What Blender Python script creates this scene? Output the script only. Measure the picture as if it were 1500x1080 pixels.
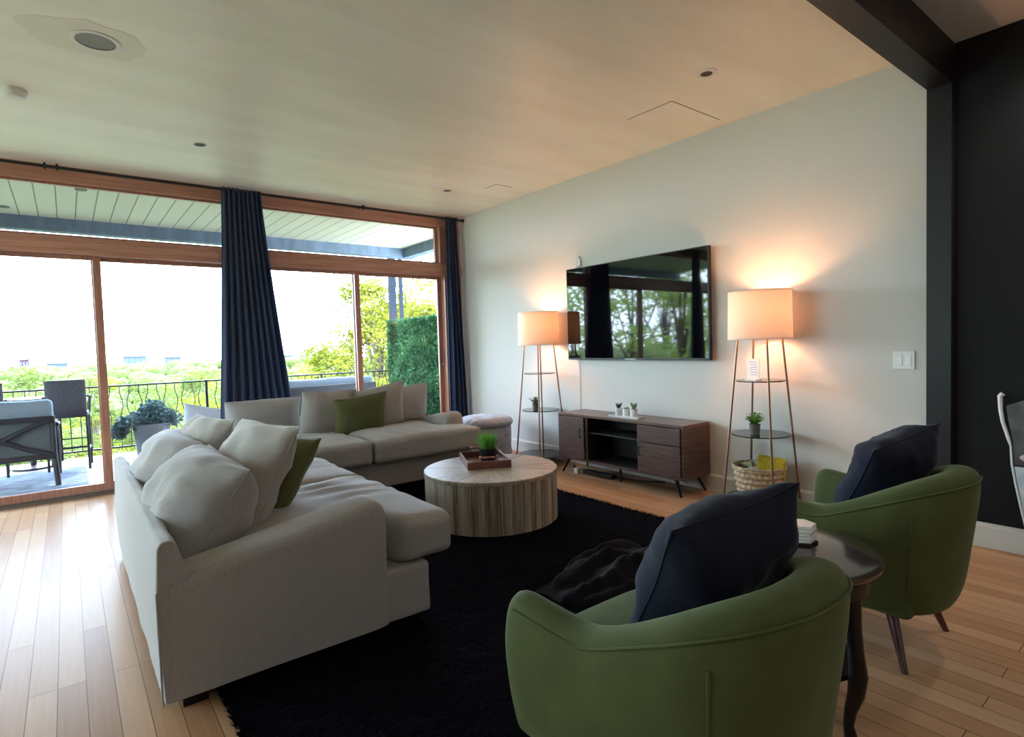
import bpy, math, random
from mathutils import Vector, Matrix, noise
random.seed(7)
for _o in list(bpy.data.objects): bpy.data.objects.remove(_o)
SC = bpy.context.scene
COL = SC.collection
PI = math.pi
# ---------------------------------------------------------------- camera
cd = bpy.data.cameras.new('camera'); cam = bpy.data.objects.new('camera', cd); COL.objects.link(cam)
cd.sensor_fit = 'HORIZONTAL'; cd.sensor_width = 36.0; cd.lens = 36.0 * 832.82 / 1500; cd.clip_start = .05; cd.clip_end = 5000
RT = Vector((0.78622448, -0.61721645, -0.02991521)); UP = Vector((0.05000019, 0.01528974, 0.99863217)); FW = Vector((0.6159148, 0.78664482, -0.0428821))
cam.matrix_world = Matrix(((RT.x, UP.x, -FW.x, 0), (RT.y, UP.y, -FW.y, 0), (RT.z, UP.z, -FW.z, 1.238), (0, 0, 0, 1)))
SC.camera = cam
# ---------------------------------------------------------------- world, sun, exposure
SC.view_settings.view_transform = 'Standard'; SC.view_settings.look = 'None'
SC.view_settings.gamma = 1; SC.view_settings.use_curve_mapping = False
SC.view_settings.exposure = 2.35
w = bpy.data.worlds.new('sky'); SC.world = w; w.use_nodes = True
wt = w.node_tree; bg = wt.nodes['Background']; bg.inputs[1].default_value = 5.0
tc = wt.nodes.new('ShaderNodeTexCoord'); sx = wt.nodes.new('ShaderNodeSeparateXYZ'); cr = wt.nodes.new('ShaderNodeValToRGB')
wt.links.new(tc.outputs['Generated'], sx.inputs[0]); wt.links.new(sx.outputs[2], cr.inputs[0]); wt.links.new(cr.outputs[0], bg.inputs[0])
cr.color_ramp.elements[0].position = 0.0; cr.color_ramp.elements[0].color = (.69, .84, 1, 1)
cr.color_ramp.elements[1].position = 0.9; cr.color_ramp.elements[1].color = (.42, .64, 1, 1)
sd = bpy.data.lights.new('sun', 'SUN'); sd.energy = 1.3; sd.angle = math.radians(2); sd.color = (1, .95, .86)
sun = bpy.data.objects.new('sun', sd); COL.objects.link(sun)
sun.rotation_euler = Vector((-0.18, -0.5, -0.87)).to_track_quat('-Z', 'Y').to_euler()
def portal(name, loc, d, sx_, sy_):
    l = bpy.data.lights.new(name, 'AREA'); l.shape = 'RECTANGLE'; l.size = sx_; l.size_y = sy_; l.cycles.is_portal = True
    o = bpy.data.objects.new(name, l); COL.objects.link(o); o.location = loc; o.rotation_euler = Vector(d).to_track_quat('-Z', 'Z').to_euler()
portal('window_portal', (0.1, 6.36, 1.38), (0, -1, 0), 7.3, 2.7)
portal('fill_window_portal', (-3.72, 4.4, 1.38), (1, 0, 0), 2.9, 2.6)  # samples the sky through the windows added on the left wall
SC.cycles.use_denoising = True
SC.cycles.max_bounces = 10; SC.cycles.diffuse_bounces = 6; SC.cycles.transparent_max_bounces = 16
SC.cycles.sample_clamp_indirect = 6

# ---------------------------------------------------------------- constants
XT, WY, CE = 4.079, 6.262, 2.878

# ---------------------------------------------------------------- materials
def s2l(c): return tuple((x / 12.92 if x <= .04045 else ((x + .055) / 1.055) ** 2.4) for x in c)
def rgb(r, g, b): return s2l((r / 255, g / 255, b / 255)) + (1,)
def mat(name, col, rough=.6, metal=0, spec=.5, bump=0, bscale=60, bstretch=(1, 1, 1), col2=None, cscale=6, cstretch=(1, 1, 1), sheen=0,
        trans=0, emit=None, estr=0, coat=0, weave=0, ramp=(.35, .65), bdist=.01, coords='Object', sheencol=None):
    m = bpy.data.materials.new(name); m.use_nodes = True; t = m.node_tree; N = t.nodes; L = t.links
    b = N['Principled BSDF']; b.inputs['Base Color'].default_value = col
    b.inputs['Roughness'].default_value = rough; b.inputs['Metallic'].default_value = metal
    b.inputs['Specular IOR Level'].default_value = spec; b.inputs['Coat Weight'].default_value = coat
    b.inputs['Coat Roughness'].default_value = .1
    if sheen: b.inputs['Sheen Weight'].default_value = sheen; b.inputs['Sheen Roughness'].default_value = .4
    if sheencol: b.inputs['Sheen Tint'].default_value = sheencol
    if emit: b.inputs['Emission Color'].default_value = emit; b.inputs['Emission Strength'].default_value = estr
    T = N.new('ShaderNodeTexCoord')
    def noise_tex(sc, st, det=4):
        mp = N.new('ShaderNodeMapping'); mp.inputs['Scale'].default_value = st; L.new(T.outputs[coords], mp.inputs[0])
        n = N.new('ShaderNodeTexNoise'); n.inputs['Scale'].default_value = sc; n.inputs['Detail'].default_value = det; L.new(mp.outputs[0], n.inputs[0]); return n
    if col2:
        n = noise_tex(cscale, cstretch); r = N.new('ShaderNodeValToRGB'); L.new(n.outputs[0], r.inputs[0])
        r.color_ramp.elements[0].position, r.color_ramp.elements[1].position = ramp
        r.color_ramp.elements[0].color = col; r.color_ramp.elements[1].color = col2; L.new(r.outputs[0], b.inputs['Base Color'])
    if bump:
        n = noise_tex(bscale, bstretch); bp = N.new('ShaderNodeBump'); bp.inputs['Strength'].default_value = bump; bp.inputs['Distance'].default_value = bdist
        L.new(n.outputs[0], bp.inputs['Height']); L.new(bp.outputs[0], b.inputs['Normal'])
    if trans:
        tr = N.new('ShaderNodeBsdfTranslucent'); mx = N.new('ShaderNodeMixShader'); mx.inputs[0].default_value = trans
        tr.inputs[0].default_value = col
        if col2: L.new(r.outputs[0], tr.inputs[0])
        L.new(b.outputs[0], mx.inputs[1]); L.new(tr.outputs[0], mx.inputs[2]); L.new(mx.outputs[0], N['Material Output'].inputs[0])
    return m

def mat_planks(name, cols, wid=.085, length=1.1, rough=.22, axis='Y', bump=.25, spec=.5, gap=.0016):
    m = bpy.data.materials.new(name); m.use_nodes = True; t = m.node_tree; N = t.nodes; L = t.links; b = N['Principled BSDF']
    T = N.new('ShaderNodeTexCoord'); mp = N.new('ShaderNodeMapping'); L.new(T.outputs['Object'], mp.inputs[0])
    if axis == 'Y': mp.inputs['Rotation'].default_value = (0, 0, PI / 2)
    br = N.new('ShaderNodeTexBrick'); L.new(mp.outputs[0], br.inputs[0])
    br.inputs['Scale'].default_value = 1; br.inputs['Mortar Size'].default_value = gap; br.inputs['Mortar Smooth'].default_value = .3
    br.inputs['Brick Width'].default_value = length; br.inputs['Row Height'].default_value = wid; br.offset = .37; br.offset_frequency = 3
    br.inputs['Color1'].default_value = (0, 0, 0, 1); br.inputs['Color2'].default_value = (1, 1, 1, 1); br.inputs['Mortar'].default_value = (.5, .5, .5, 1)
    mp2 = N.new('ShaderNodeMapping'); L.new(mp.outputs[0], mp2.inputs[0]); mp2.inputs['Scale'].default_value = (1.2, 26, 1)
    n = N.new('ShaderNodeTexNoise'); n.inputs['Scale'].default_value = 2.2; n.inputs['Detail'].default_value = 6; n.inputs['Distortion'].default_value = .6
    L.new(mp2.outputs[0], n.inputs[0])
    ma = N.new('ShaderNodeMath'); ma.operation = 'MULTIPLY_ADD'; ma.inputs[1].default_value = .45; L.new(n.outputs[0], ma.inputs[0])
    m2 = N.new('ShaderNodeMath'); m2.operation = 'MULTIPLY'; m2.inputs[1].default_value = .55; L.new(br.outputs[0], m2.inputs[0]); L.new(m2.outputs[0], ma.inputs[2])
    r = N.new('ShaderNodeValToRGB'); L.new(ma.outputs[0], r.inputs[0]); e = r.color_ramp.elements
    e[0].position = .12; e[0].color = cols[0]; e[1].position = .85; e[1].color = cols[2]
    k = e.new(.45); k.color = cols[1]
    mx = N.new('ShaderNodeMixRGB'); mx.blend_type = 'MULTIPLY'; L.new(br.outputs['Fac'], mx.inputs[0]); L.new(r.outputs[0], mx.inputs[1]); mx.inputs[2].default_value = (.3, .22, .17, 1)
    L.new(mx.outputs[0], b.inputs['Base Color']); b.inputs['Roughness'].default_value = rough; b.inputs['Specular IOR Level'].default_value = spec
    bp = N.new('ShaderNodeBump'); bp.inputs['Strength'].default_value = bump; bp.inputs['Distance'].default_value = .002; bp.invert = True
    L.new(br.outputs['Fac'], bp.inputs['Height']); L.new(bp.outputs[0], b.inputs['Normal'])
    return m

def mat_glass(name, tint=(1, 1, 1, 1), refl=.06):
    m = bpy.data.materials.new(name); m.use_nodes = True; t = m.node_tree; N = t.nodes; L = t.links; N.remove(N['Principled BSDF'])
    a = N.new('ShaderNodeBsdfTransparent'); a.inputs[0].default_value = tint; g = N.new('ShaderNodeBsdfGlossy'); g.inputs['Roughness'].default_value = .01
    lw = N.new('ShaderNodeLayerWeight'); lw.inputs[0].default_value = .5; pw = N.new('ShaderNodeMath'); pw.operation = 'POWER'; pw.inputs[1].default_value = 5; L.new(lw.outputs['Facing'], pw.inputs[0])
    f = N.new('ShaderNodeMath'); f.operation = 'MULTIPLY_ADD'; f.inputs[1].default_value = .9; f.inputs[2].default_value = .02; L.new(pw.outputs[0], f.inputs[0]); mx = N.new('ShaderNodeMixShader')
    L.new(f.outputs[0], mx.inputs[0]); L.new(a.outputs[0], mx.inputs[1]); L.new(g.outputs[0], mx.inputs[2]); L.new(mx.outputs[0], N['Material Output'].inputs[0]); return m

def mat_wood(name, c1, c2, sc=3, stretch=(1, 1, 14), rough=.45, bump=.15, c3=None, coords='Object'):
    m = mat(name, c1, rough, bump=bump, bscale=sc * 6, bstretch=stretch, col2=c2, cscale=sc, cstretch=stretch, ramp=(.3, .7), bdist=.002, coords=coords)
    return m

WALLW = mat('warm_white_wall', rgb(212, 211, 208), .75, bump=.08, bscale=25, spec=.25)
CEILM = mat('troweled_ceiling', rgb(240, 240, 228), .42, bump=.9, bscale=3.2, bstretch=(.35, 1.6, 1), col2=rgb(228, 226, 212), cscale=1.7, cstretch=(.5, 2.2, 1), ramp=(.3, .75), bdist=.012, spec=.45)
BLACKW = mat('black_wall_paint', rgb(25, 25, 27), .7, spec=.2)
BEAMM = mat('black_beam_paint', rgb(26, 26, 29), .45, spec=.3)
GREYC = mat('grey_ceiling_paint', rgb(205, 203, 200), .8)
BASEM = mat('white_trim_paint', rgb(205, 202, 195), .45)
FLOORM = mat_planks('oak_floor', (rgb(156, 116, 84), rgb(178, 138, 104), rgb(192, 156, 122)), wid=.0855, length=1.35, rough=.3, spec=.5); FLOORM.node_tree.nodes['Principled BSDF'].inputs['IOR'].default_value = 1.12
DECKM = mat_planks('deck_boards', (rgb(84, 68, 64), rgb(96, 80, 75), rgb(106, 88, 84)), wid=.14, length=3, rough=.6, axis='X', bump=.5)
CANOPYM = mat_planks('beadboard_paint', (rgb(166, 164, 142), rgb(170, 168, 146), rgb(174, 172, 150)), wid=.17, length=30, rough=.5, axis='Y', bump=.6, gap=.007)
FRAMEW = mat_wood('red_brown_window_wood', rgb(170, 118, 98), rgb(194, 144, 124), 4, (.6, 14, 14), .35)
FRAMEWV = mat_wood('red_brown_stile_wood', rgb(150, 100, 82), rgb(178, 128, 108), 4, (14, 14, 1), .35)
SILLM = mat('aluminium_track', rgb(120, 110, 100), .4, metal=.5)
GLASS = mat_glass('window_glass')
BLUEBEAM = mat('blue_grey_paint', rgb(66, 82, 96), .6, col2=rgb(88, 104, 120), cscale=8, cstretch=(1, 1, .2), ramp=(.4, .75))
CURT = mat('navy_curtain_cloth', rgb(64, 76, 104), .85, bump=.25, bscale=300, trans=.35, sheen=.3, spec=.2)
IRON = mat('dark_iron', rgb(34, 32, 32), .45, metal=.3)
SOFAM = mat('grey_linen', rgb(160, 157, 155), .92, bump=.35, bscale=220, col2=rgb(171, 167, 164), cscale=120, ramp=(.35, .65), sheen=.25, spec=.15, bdist=.002)
PILLM = mat('beige_linen', rgb(166, 160, 154), .92, bump=.35, bscale=260, col2=rgb(176, 170, 164), cscale=160, sheen=.25, spec=.15, bdist=.002)
OLIVE = mat('olive_linen', rgb(92, 92, 58), .92, bump=.4, bscale=260, col2=rgb(108, 108, 70), cscale=160, sheen=.25, spec=.15, bdist=.002)
NAVY = mat('navy_cotton', rgb(24, 28, 42), .9, bump=.35, bscale=260, sheen=.1, spec=.15, bdist=.002)
GREEN = mat('sage_velvet', rgb(68, 74, 40), .8, bump=.2, bscale=260, sheen=.15, spec=.2, col2=rgb(80, 87, 50), cscale=9, ramp=(.3, .8), bdist=.002, sheencol=(.8, 1, .7, 1))
LEGRED = mat('dark_cherry_leg', rgb(66, 30, 26), .3, coat=.3)
BLACKWOOD = mat('black_lacquered_wood', rgb(16, 15, 16), .3, spec=.35)
STONE = mat('dark_brown_tabletop', rgb(62, 52, 50), .16, coat=.4)
RUGM = mat('black_shag', rgb(15, 16, 24), .95, bump=1, bscale=90, spec=.05, bdist=.03)
BLANKM = mat('black_plush_throw', rgb(8, 8, 15), .8, bump=.3, bscale=60, sheen=.04, spec=.15)
WALNUT = mat_wood('walnut_veneer', rgb(66, 46, 42), rgb(102, 76, 68), 5, (1, 1, 16), .4)
WALNUTV = mat_wood('walnut_veneer_top', rgb(84, 64, 58), rgb(118, 94, 84), 5, (16, 1, 1), .3)
DARKIN = mat('dark_cabinet_interior', rgb(24, 20, 20), .6)
TVG = mat('black_glossy_screen', rgb(6, 6, 8), .03, spec=.5); TVG.node_tree.nodes['Principled BSDF'].inputs['IOR'].default_value = 1.6
TVB = mat('black_plastic', rgb(18, 18, 20), .35)
WHITEP = mat('white_plastic', rgb(225, 225, 222), .35)
WHITEC = mat('white_ceramic', rgb(225, 225, 225), .3)
MARBLE = mat('white_marble', rgb(225, 222, 218), .3, col2=rgb(190, 186, 184), cscale=40, ramp=(.55, .75))
BRASS = mat('aged_brass', rgb(146, 110, 88), .4, metal=.8)
SHELFM = mat('smoked_shelf', rgb(50, 46, 44), .15)
SOIL = mat('dark_soil', rgb(50, 38, 30), .95, bump=.5, bscale=80)
BLACKPOT = mat('black_pot_glaze', rgb(24, 28, 34), .35)
GRASSM = mat('bright_grass_blade', rgb(84, 150, 50), .5, trans=.3, col2=rgb(140, 196, 88), cscale=30)
LEAFM = mat('bright_green_leaf', rgb(96, 160, 46), .5, trans=.3, col2=rgb(150, 200, 84), cscale=30)
SUCC = mat('dark_succulent_leaf', rgb(36, 56, 54), .5, col2=rgb(58, 78, 70), cscale=50)
SUCC2 = mat('pale_succulent_leaf', rgb(96, 122, 78), .5, col2=rgb(130, 150, 100), cscale=50)
TRAYW = mat_wood('reddish_tray_wood', rgb(94, 54, 44), rgb(128, 80, 64), 9, (1, 8, 1), .35)
BASKM = mat('woven_straw', rgb(176, 146, 112), .8, col2=rgb(214, 192, 160), cscale=45, bump=.4, bscale=90)
YELL = mat('yellow_packet', rgb(214, 196, 60), .4, col2=rgb(190, 160, 50), cscale=25)
BLUEP = mat('blue_white_packet', rgb(214, 222, 232), .4, col2=rgb(140, 166, 206), cscale=22, ramp=(.45, .55))
TUFT = mat('pale_grey_velvet', rgb(160, 166, 180), .75, sheen=.3, bump=.15, bscale=200, spec=.25, bdist=.002)
TUFTD = mat('dark_tuft_button', rgb(96, 94, 104), .7)
WICKER = mat('grey_brown_wicker', rgb(52, 48, 56), .7, bump=.8, bscale=70, bstretch=(1, 1, 4), col2=rgb(70, 66, 76), cscale=60)
OUTCUSH = mat('pale_grey_outdoor_cushion', rgb(116, 130, 142), .85, bump=.2, bscale=150)
OUTFAB = mat('grey_green_sling', rgb(82, 92, 94), .85, bump=.3, bscale=150)
OUTFR = mat('dark_slate_frame', rgb(22, 26, 34), .5)
HEDGEM = mat('boxwood_leaf', rgb(34, 82, 52), .6, spec=.08, trans=.2, col2=rgb(88, 136, 88), cscale=2.5, ramp=(.35, .65))
TREEY = mat('yellow_green_leaf', rgb(98, 102, 26), .6, spec=.08, trans=.42, col2=rgb(126, 122, 44), cscale=1.4)
TREEG = mat('mid_green_leaf', rgb(74, 90, 36), .6, spec=.08, trans=.4, col2=rgb(106, 112, 56), cscale=.9)
TREED = mat('deep_green_leaf', rgb(50, 70, 38), .6, spec=.08, trans=.35, col2=rgb(86, 104, 58), cscale=.7)
TREES = mat('sunlit_leaf', rgb(150, 176, 84), .6, spec=.08, trans=.45, col2=rgb(190, 204, 120), cscale=.8)
POSTM = mat('slate_post_paint', rgb(30, 38, 48), .7, spec=.1)
BARK = mat('grey_bark', rgb(86, 72, 60), .9, bump=.8, bscale=30)
SUCCB = mat('blue_grey_leaf', rgb(44, 66, 72), .6, spec=.08, trans=.2, col2=rgb(78, 102, 100), cscale=8)
HILL = mat('scrub_hillside', rgb(50, 68, 38), .95, col2=rgb(80, 90, 54), cscale=.05, ramp=(.3, .7))
TEALR = mat('pale_teal_roof', rgb(40, 84, 96), .6)
BRICKB = mat('reddish_brown_block', rgb(70, 44, 54), .8)
PALEB = mat('pale_far_wall', rgb(66, 76, 86), .8)
WINDK = mat('dark_far_window', rgb(70, 70, 90), .4)
RUGOUT = mat('striped_blue_outdoor_rug', rgb(62, 74, 96), .9, col2=rgb(112, 124, 138), cscale=7, cstretch=(1, 6, 1), ramp=(.45, .55))

# vertical-plank drum side and radial top for the coffee table
def mat_drum(name, radial):
    m = bpy.data.materials.new(name); m.use_nodes = True; t = m.node_tree; N = t.nodes; L = t.links; b = N['Principled BSDF']
    T = N.new('ShaderNodeTexCoord'); s = N.new('ShaderNodeSeparateXYZ'); L.new(T.outputs['Object'], s.inputs[0])
    at = N.new('ShaderNodeMath'); at.operation = 'ARCTAN2'; L.new(s.outputs[1], at.inputs[0]); L.new(s.outputs[0], at.inputs[1])
    mu = N.new('ShaderNodeMath'); mu.operation = 'MULTIPLY'; mu.inputs[1].default_value = 3.0 if radial else 10.5; L.new(at.outputs[0], mu.inputs[0])
    fl = N.new('ShaderNodeMath'); fl.operation = 'FLOOR'; L.new(mu.outputs[0], fl.inputs[0])
    wn = N.new('ShaderNodeTexWhiteNoise'); wn.noise_dimensions = '1D'; L.new(fl.outputs[0], wn.inputs['W'])
    cb = N.new('ShaderNodeCombineXYZ')
    m3 = N.new('ShaderNodeMath'); m3.operation = 'MULTIPLY'; m3.inputs[1].default_value = 7 if radial else 26; L.new(at.outputs[0], m3.inputs[0]); L.new(m3.outputs[0], cb.inputs[0])
    if radial:
        ln = N.new('ShaderNodeVectorMath'); ln.operation = 'LENGTH'; L.new(T.outputs['Object'], ln.inputs[0]); m4 = N.new('ShaderNodeMath'); m4.operation = 'MULTIPLY'; m4.inputs[1].default_value = 3; L.new(ln.outputs['Value'], m4.inputs[0]); L.new(m4.outputs[0], cb.inputs[1])
    else:
        m4 = N.new('ShaderNodeMath'); m4.operation = 'MULTIPLY'; m4.inputs[1].default_value = 1.6; L.new(s.outputs[2], m4.inputs[0]); L.new(m4.outputs[0], cb.inputs[1])
    L.new(wn.outputs[0], cb.inputs[2])
    n = N.new('ShaderNodeTexNoise'); n.inputs['Scale'].default_value = 1.6; n.inputs['Detail'].default_value = 8; n.inputs['Roughness'].default_value = .65; n.inputs['Distortion'].default_value = .5; L.new(cb.outputs[0], n.inputs[0])
    ma = N.new('ShaderNodeMath'); ma.operation = 'MULTIPLY_ADD'; ma.inputs[1].default_value = .22; L.new(wn.outputs[0], ma.inputs[0]); 
    sb = N.new('ShaderNodeMath'); sb.operation = 'ADD'; sb.inputs[1].default_value = -.11; L.new(n.outputs[0], sb.inputs[0]); L.new(sb.outputs[0], ma.inputs[2])
    r = N.new('ShaderNodeValToRGB'); L.new(ma.outputs[0], r.inputs[0]); e = r.color_ramp.elements
    c = ((104, 88, 74), (158, 143, 126), (196, 184, 168)) if not radial else ((128, 112, 98), (164, 148, 132), (190, 176, 160))
    e[0].position = .33; e[0].color = rgb(*c[0]); e[1].position = .66; e[1].color = rgb(*c[2]); k = e.new(.47); k.color = rgb(*c[1])
    L.new(r.outputs[0], b.inputs['Base Color']); b.inputs['Roughness'].default_value = .38 if radial else .55
    bp = N.new('ShaderNodeBump'); bp.inputs['Strength'].default_value = .3; bp.inputs['Distance'].default_value = .004; L.new(n.outputs[0], bp.inputs['Height']); L.new(bp.outputs[0], b.inputs['Normal'])
    return m
DRUMS, DRUMT = mat_drum('weathered_stave_wood', False), mat_drum('radial_veneer_wood', True)
SHADE = bpy.data.materials.new('linen_lampshade'); SHADE.use_nodes = True
_t = SHADE.node_tree; _b = _t.nodes['Principled BSDF']; _b.inputs['Base Color'].default_value = rgb(236, 218, 202); _b.inputs['Roughness'].default_value = .9
_tr = _t.nodes.new('ShaderNodeBsdfTranslucent'); _tr.inputs[0].default_value = rgb(250, 214, 184); _mx = _t.nodes.new('ShaderNodeMixShader'); _mx.inputs[0].default_value = .08
_t.links.new(_b.outputs[0], _mx.inputs[1]); _t.links.new(_tr.outputs[0], _mx.inputs[2]); _t.links.new(_mx.outputs[0], _t.nodes['Material Output'].inputs[0])

# ---------------------------------------------------------------- mesh helpers
class MB:
    def __init__(s): s.v = []; s.f = []
    def add(s, vs, fs):
        n = len(s.v); s.v += [tuple(p) for p in vs]; s.f += [tuple(i + n for i in q) for q in fs]; return s
    def box(s, x0, x1, y0, y1, z0, z1):
        return s.add([(x0, y0, z0), (x1, y0, z0), (x1, y1, z0), (x0, y1, z0), (x0, y0, z1), (x1, y0, z1), (x1, y1, z1), (x0, y1, z1)],
                     [(0, 3, 2, 1), (4, 5, 6, 7), (0, 1, 5, 4), (1, 2, 6, 5), (2, 3, 7, 6), (3, 0, 4, 7)])
    def rows(s, R, cu=False, cv=False, capA=False, capB=False):
        n = len(R[0]); vs = [p for r in R for p in r]; fs = []
        m = len(R)
        for i in range(m if cv else m - 1):
            for j in range(n if cu else n - 1):
                a = i * n + j; b = i * n + (j + 1) % n; i2 = (i + 1) % m; fs.append((a, b, i2 * n + (j + 1) % n, i2 * n + j))
        if capA: fs.append(tuple(range(n))[::-1])
        if capB: fs.append(tuple((m - 1) * n + j for j in range(n)))
        return s.add(vs, fs)
    def lathe(s, prof, n=32, c=(0, 0, 0), capA=True, capB=True):
        R = [[(c[0] + r * math.cos(2 * PI * j / n), c[1] + r * math.sin(2 * PI * j / n), c[2] + z) for j in range(n)] for r, z in prof]
        return s.rows(R, cu=True, capA=capA, capB=capB)
    def tube(s, P, r, n=8, closed=False):
        P = [Vector(p) for p in P]; R = []; m = len(P)
        up = Vector((0, 0, 1)); pa = None
        for i, p in enumerate(P):
            d = (P[(i + 1) % m] - P[i - 1]) if closed else (P[min(i + 1, m - 1)] - P[max(i - 1, 0)])
            d.normalize()
            if pa is not None and (pa - d * pa.dot(d)).length > 1e-3: a = pa - d * pa.dot(d)
            else:
                a = d.cross(up)
                if a.length < 1e-2: a = d.cross(Vector((0, 1, 0)))
            a.normalize(); pa = a; b = d.cross(a); rr = r[i] if isinstance(r, (list, tuple)) else r
            R.append([p + a * rr * math.cos(2 * PI * j / n) + b * rr * math.sin(2 * PI * j / n) for j in range(n)])
        return s.rows(R, cu=True, cv=closed, capA=not closed, capB=not closed)
    def prism(s, poly, x0, x1):          # poly in (y, z), extruded along x
        n = len(poly)
        return s.add([(x0, y, z) for y, z in poly] + [(x1, y, z) for y, z in poly],
                     [tuple(range(n))[::-1], tuple(range(n, 2 * n))] + [(i, (i + 1) % n, n + (i + 1) % n, n + i) for i in range(n)])
    def ball(s, c, r, n=12, sz=1):
        pr = [(max(1e-4, r * math.sin(PI * i / n)), -r * sz * math.cos(PI * i / n)) for i in range(n + 1)]
        return s.lathe(pr, n * 2, c)
    def build(s, name, m, parent=None, smooth=True, bevel=0, seg=3, sub=0, angle=35, kind=None, label=None):
        me = bpy.data.meshes.new(name); me.from_pydata(s.v, [], s.f); me.update()
        o = bpy.data.objects.new(name, me); COL.objects.link(o); me.materials.append(m)
        import bmesh
        bm = bmesh.new(); bm.from_mesh(me); bmesh.ops.recalc_face_normals(bm, faces=bm.faces); bm.to_mesh(me); bm.free()
        if smooth:
            me.polygons.foreach_set('use_smooth', [True] * len(me.polygons))
            if angle and not bevel: me.set_sharp_from_angle(angle=math.radians(angle))
        if bevel:
            b = o.modifiers.new('bevel', 'BEVEL'); b.width = bevel; b.segments = seg; b.limit_method = 'ANGLE'; b.angle_limit = math.radians(30); b.harden_normals = True
        if sub:
            q = o.modifiers.new('sub', 'SUBSURF'); q.levels = q.render_levels = sub
        if parent: o.parent = parent
        if kind: o['kind'] = kind
        if label: o['label'] = label
        return o
def thing(name, label, cat, loc=(0, 0, 0), rz=0, group=None):
    o = bpy.data.objects.new(name, None); COL.objects.link(o); o.location = loc; o.rotation_euler = (0, 0, rz); o.empty_display_size = .1
    o['label'] = label; o['category'] = cat
    if group: o['group'] = group
    return o
def tag(o, label, cat, group=None, kind=None):
    o['label'] = label; o['category'] = cat
    if group: o['group'] = group
    if kind: o['kind'] = kind
    return o
def struct(name, mb, m, bevel=0, parent=None, smooth=False):
    return mb.build(name, m, parent, smooth=smooth or bevel > 0, bevel=bevel, kind='structure')
def copy_tree(o, parent=None):
    c = o.copy(); COL.objects.link(c); c.parent = parent
    for ch in list(o.children): copy_tree(ch, c)
    return c
def N3(p, s, seed=0): return noise.noise(Vector((p[0] * s + seed * 7.3, p[1] * s + seed * 3.1, p[2] * s - seed * 5.7)))

def rbox(hx, hy, hz, r, fn=None, n=10):
    """rounded box, half sizes hx hy hz, edge radius r; fn(co)->co displaces"""
    def ts(h):
        k = 5; e = [-h + r * (1 - math.cos(PI / 2 * i / k)) for i in range(k)]
        mid = [-h + r + (2 * h - 2 * r) * i / n for i in range(n + 1)]
        return e + mid + [-x for x in e[::-1]]
    H = (hx, hy, hz); T = [ts(h) for h in H]; vd = {}; V = []; F = []
    def vid(p):
        inn = [max(-(H[i] - r), min(H[i] - r, p[i])) for i in range(3)]
        d = Vector([p[i] - inn[i] for i in range(3)])
        if d.length > 1e-9: d = d.normalized() * r
        q = Vector(inn) + d; key = tuple(round(a, 5) for a in p)
        if key not in vd: vd[key] = len(V); V.append(q)
        return vd[key]
    for ax in range(3):
        a, b = [(1, 2), (2, 0), (0, 1)][ax]
        for sg in (-1, 1):
            for i in range(len(T[a]) - 1):
                for j in range(len(T[b]) - 1):
                    qs = []
                    for (u, v) in ((i, j), (i + 1, j), (i + 1, j + 1), (i, j + 1)):
                        p = [0, 0, 0]; p[ax] = sg * H[ax]; p[a] = T[a][u]; p[b] = T[b][v]; qs.append(vid(p))
                    F.append(tuple(qs if sg > 0 else qs[::-1]))
    if fn: V = [fn(Vector(p)) for p in V]
    m = MB(); m.v = [tuple(p) for p in V]; m.f = F; return m

def pillow_mb(w_, h_, t_, seed=0, wr=.012, ear=.05, n=26, sag=0):
    """square-ish stuffed pillow: X width, Z height, Y thickness, centred"""
    m = MB(); idx = {}
    def pt(u, v, s):
        x = w_ / 2 * u * (1 - ear * (1 - u * u) * 0 - ear * (1 - v * v) * abs(u) ** 3)
        z = h_ / 2 * v * (1 - ear * (1 - u * u) * abs(v) ** 3)
        prof = max(0, (1 - abs(u) ** 2.6)) ** .52 * max(0, (1 - abs(v) ** 2.6)) ** .52
        th = t_ / 2 * prof
        p = Vector((x, s * th, z))
        k = prof ** .5
        e = 1 - k
        p.y += s * wr * (N3((x, 0, z), 9, seed + s) * k + .9 * N3((x * 1.0, 0, z * 1.0), 22, seed + s) * k * (.35 + e))
        p.z -= sag * (1 - v * v) * (u * u) * .5
        p.z += wr * .5 * N3((x, 0, z), 6, seed + 5); p.x += wr * .5 * N3((x, 0, z), 6, seed + 9)
        return p
    G = [-math.cos(PI * i / n) for i in range(n + 1)]
    def vid(i, j, s):
        ed = i in (0, n) or j in (0, n); k = (i, j, 0 if ed else s)
        if k not in idx: idx[k] = len(m.v); m.v.append(tuple(pt(G[i], G[j], s)))
        return idx[k]
    for s in (-1, 1):
        for i in range(n):
            for j in range(n):
                q = (vid(i, j, s), vid(i + 1, j, s), vid(i + 1, j + 1, s), vid(i, j + 1, s)); m.f.append(q if s < 0 else q[::-1])
    ring = [m.v[vid(i, 0, 1)] for i in range(n)] + [m.v[vid(n, j, 1)] for j in range(n)] + [m.v[vid(i, n, 1)] for i in range(n, 0, -1)] + [m.v[vid(0, j, 1)] for j in range(n, 0, -1)]
    return m, ring
def pillow(name, label, loc, size, rz, tilt, m_, roll=0, seed=0, group=None, cat='pillow', wr=.012, ear=.05, sag=0, pipe=.0035):
    mb, ring = pillow_mb(*size, seed=seed, wr=wr, ear=ear, sag=sag)
    o = mb.build(name, m_, angle=0)
    o.matrix_world = Matrix.Translation(loc) @ Matrix.Rotation(rz, 4, 'Z') @ Matrix.Rotation(tilt, 4, 'X') @ Matrix.Rotation(roll, 4, 'Y')
    tag(o, label, cat, group)
    if pipe: MB().tube(ring, pipe, 6, closed=True).build('seam', m_, o, angle=0)
    return o

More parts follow.
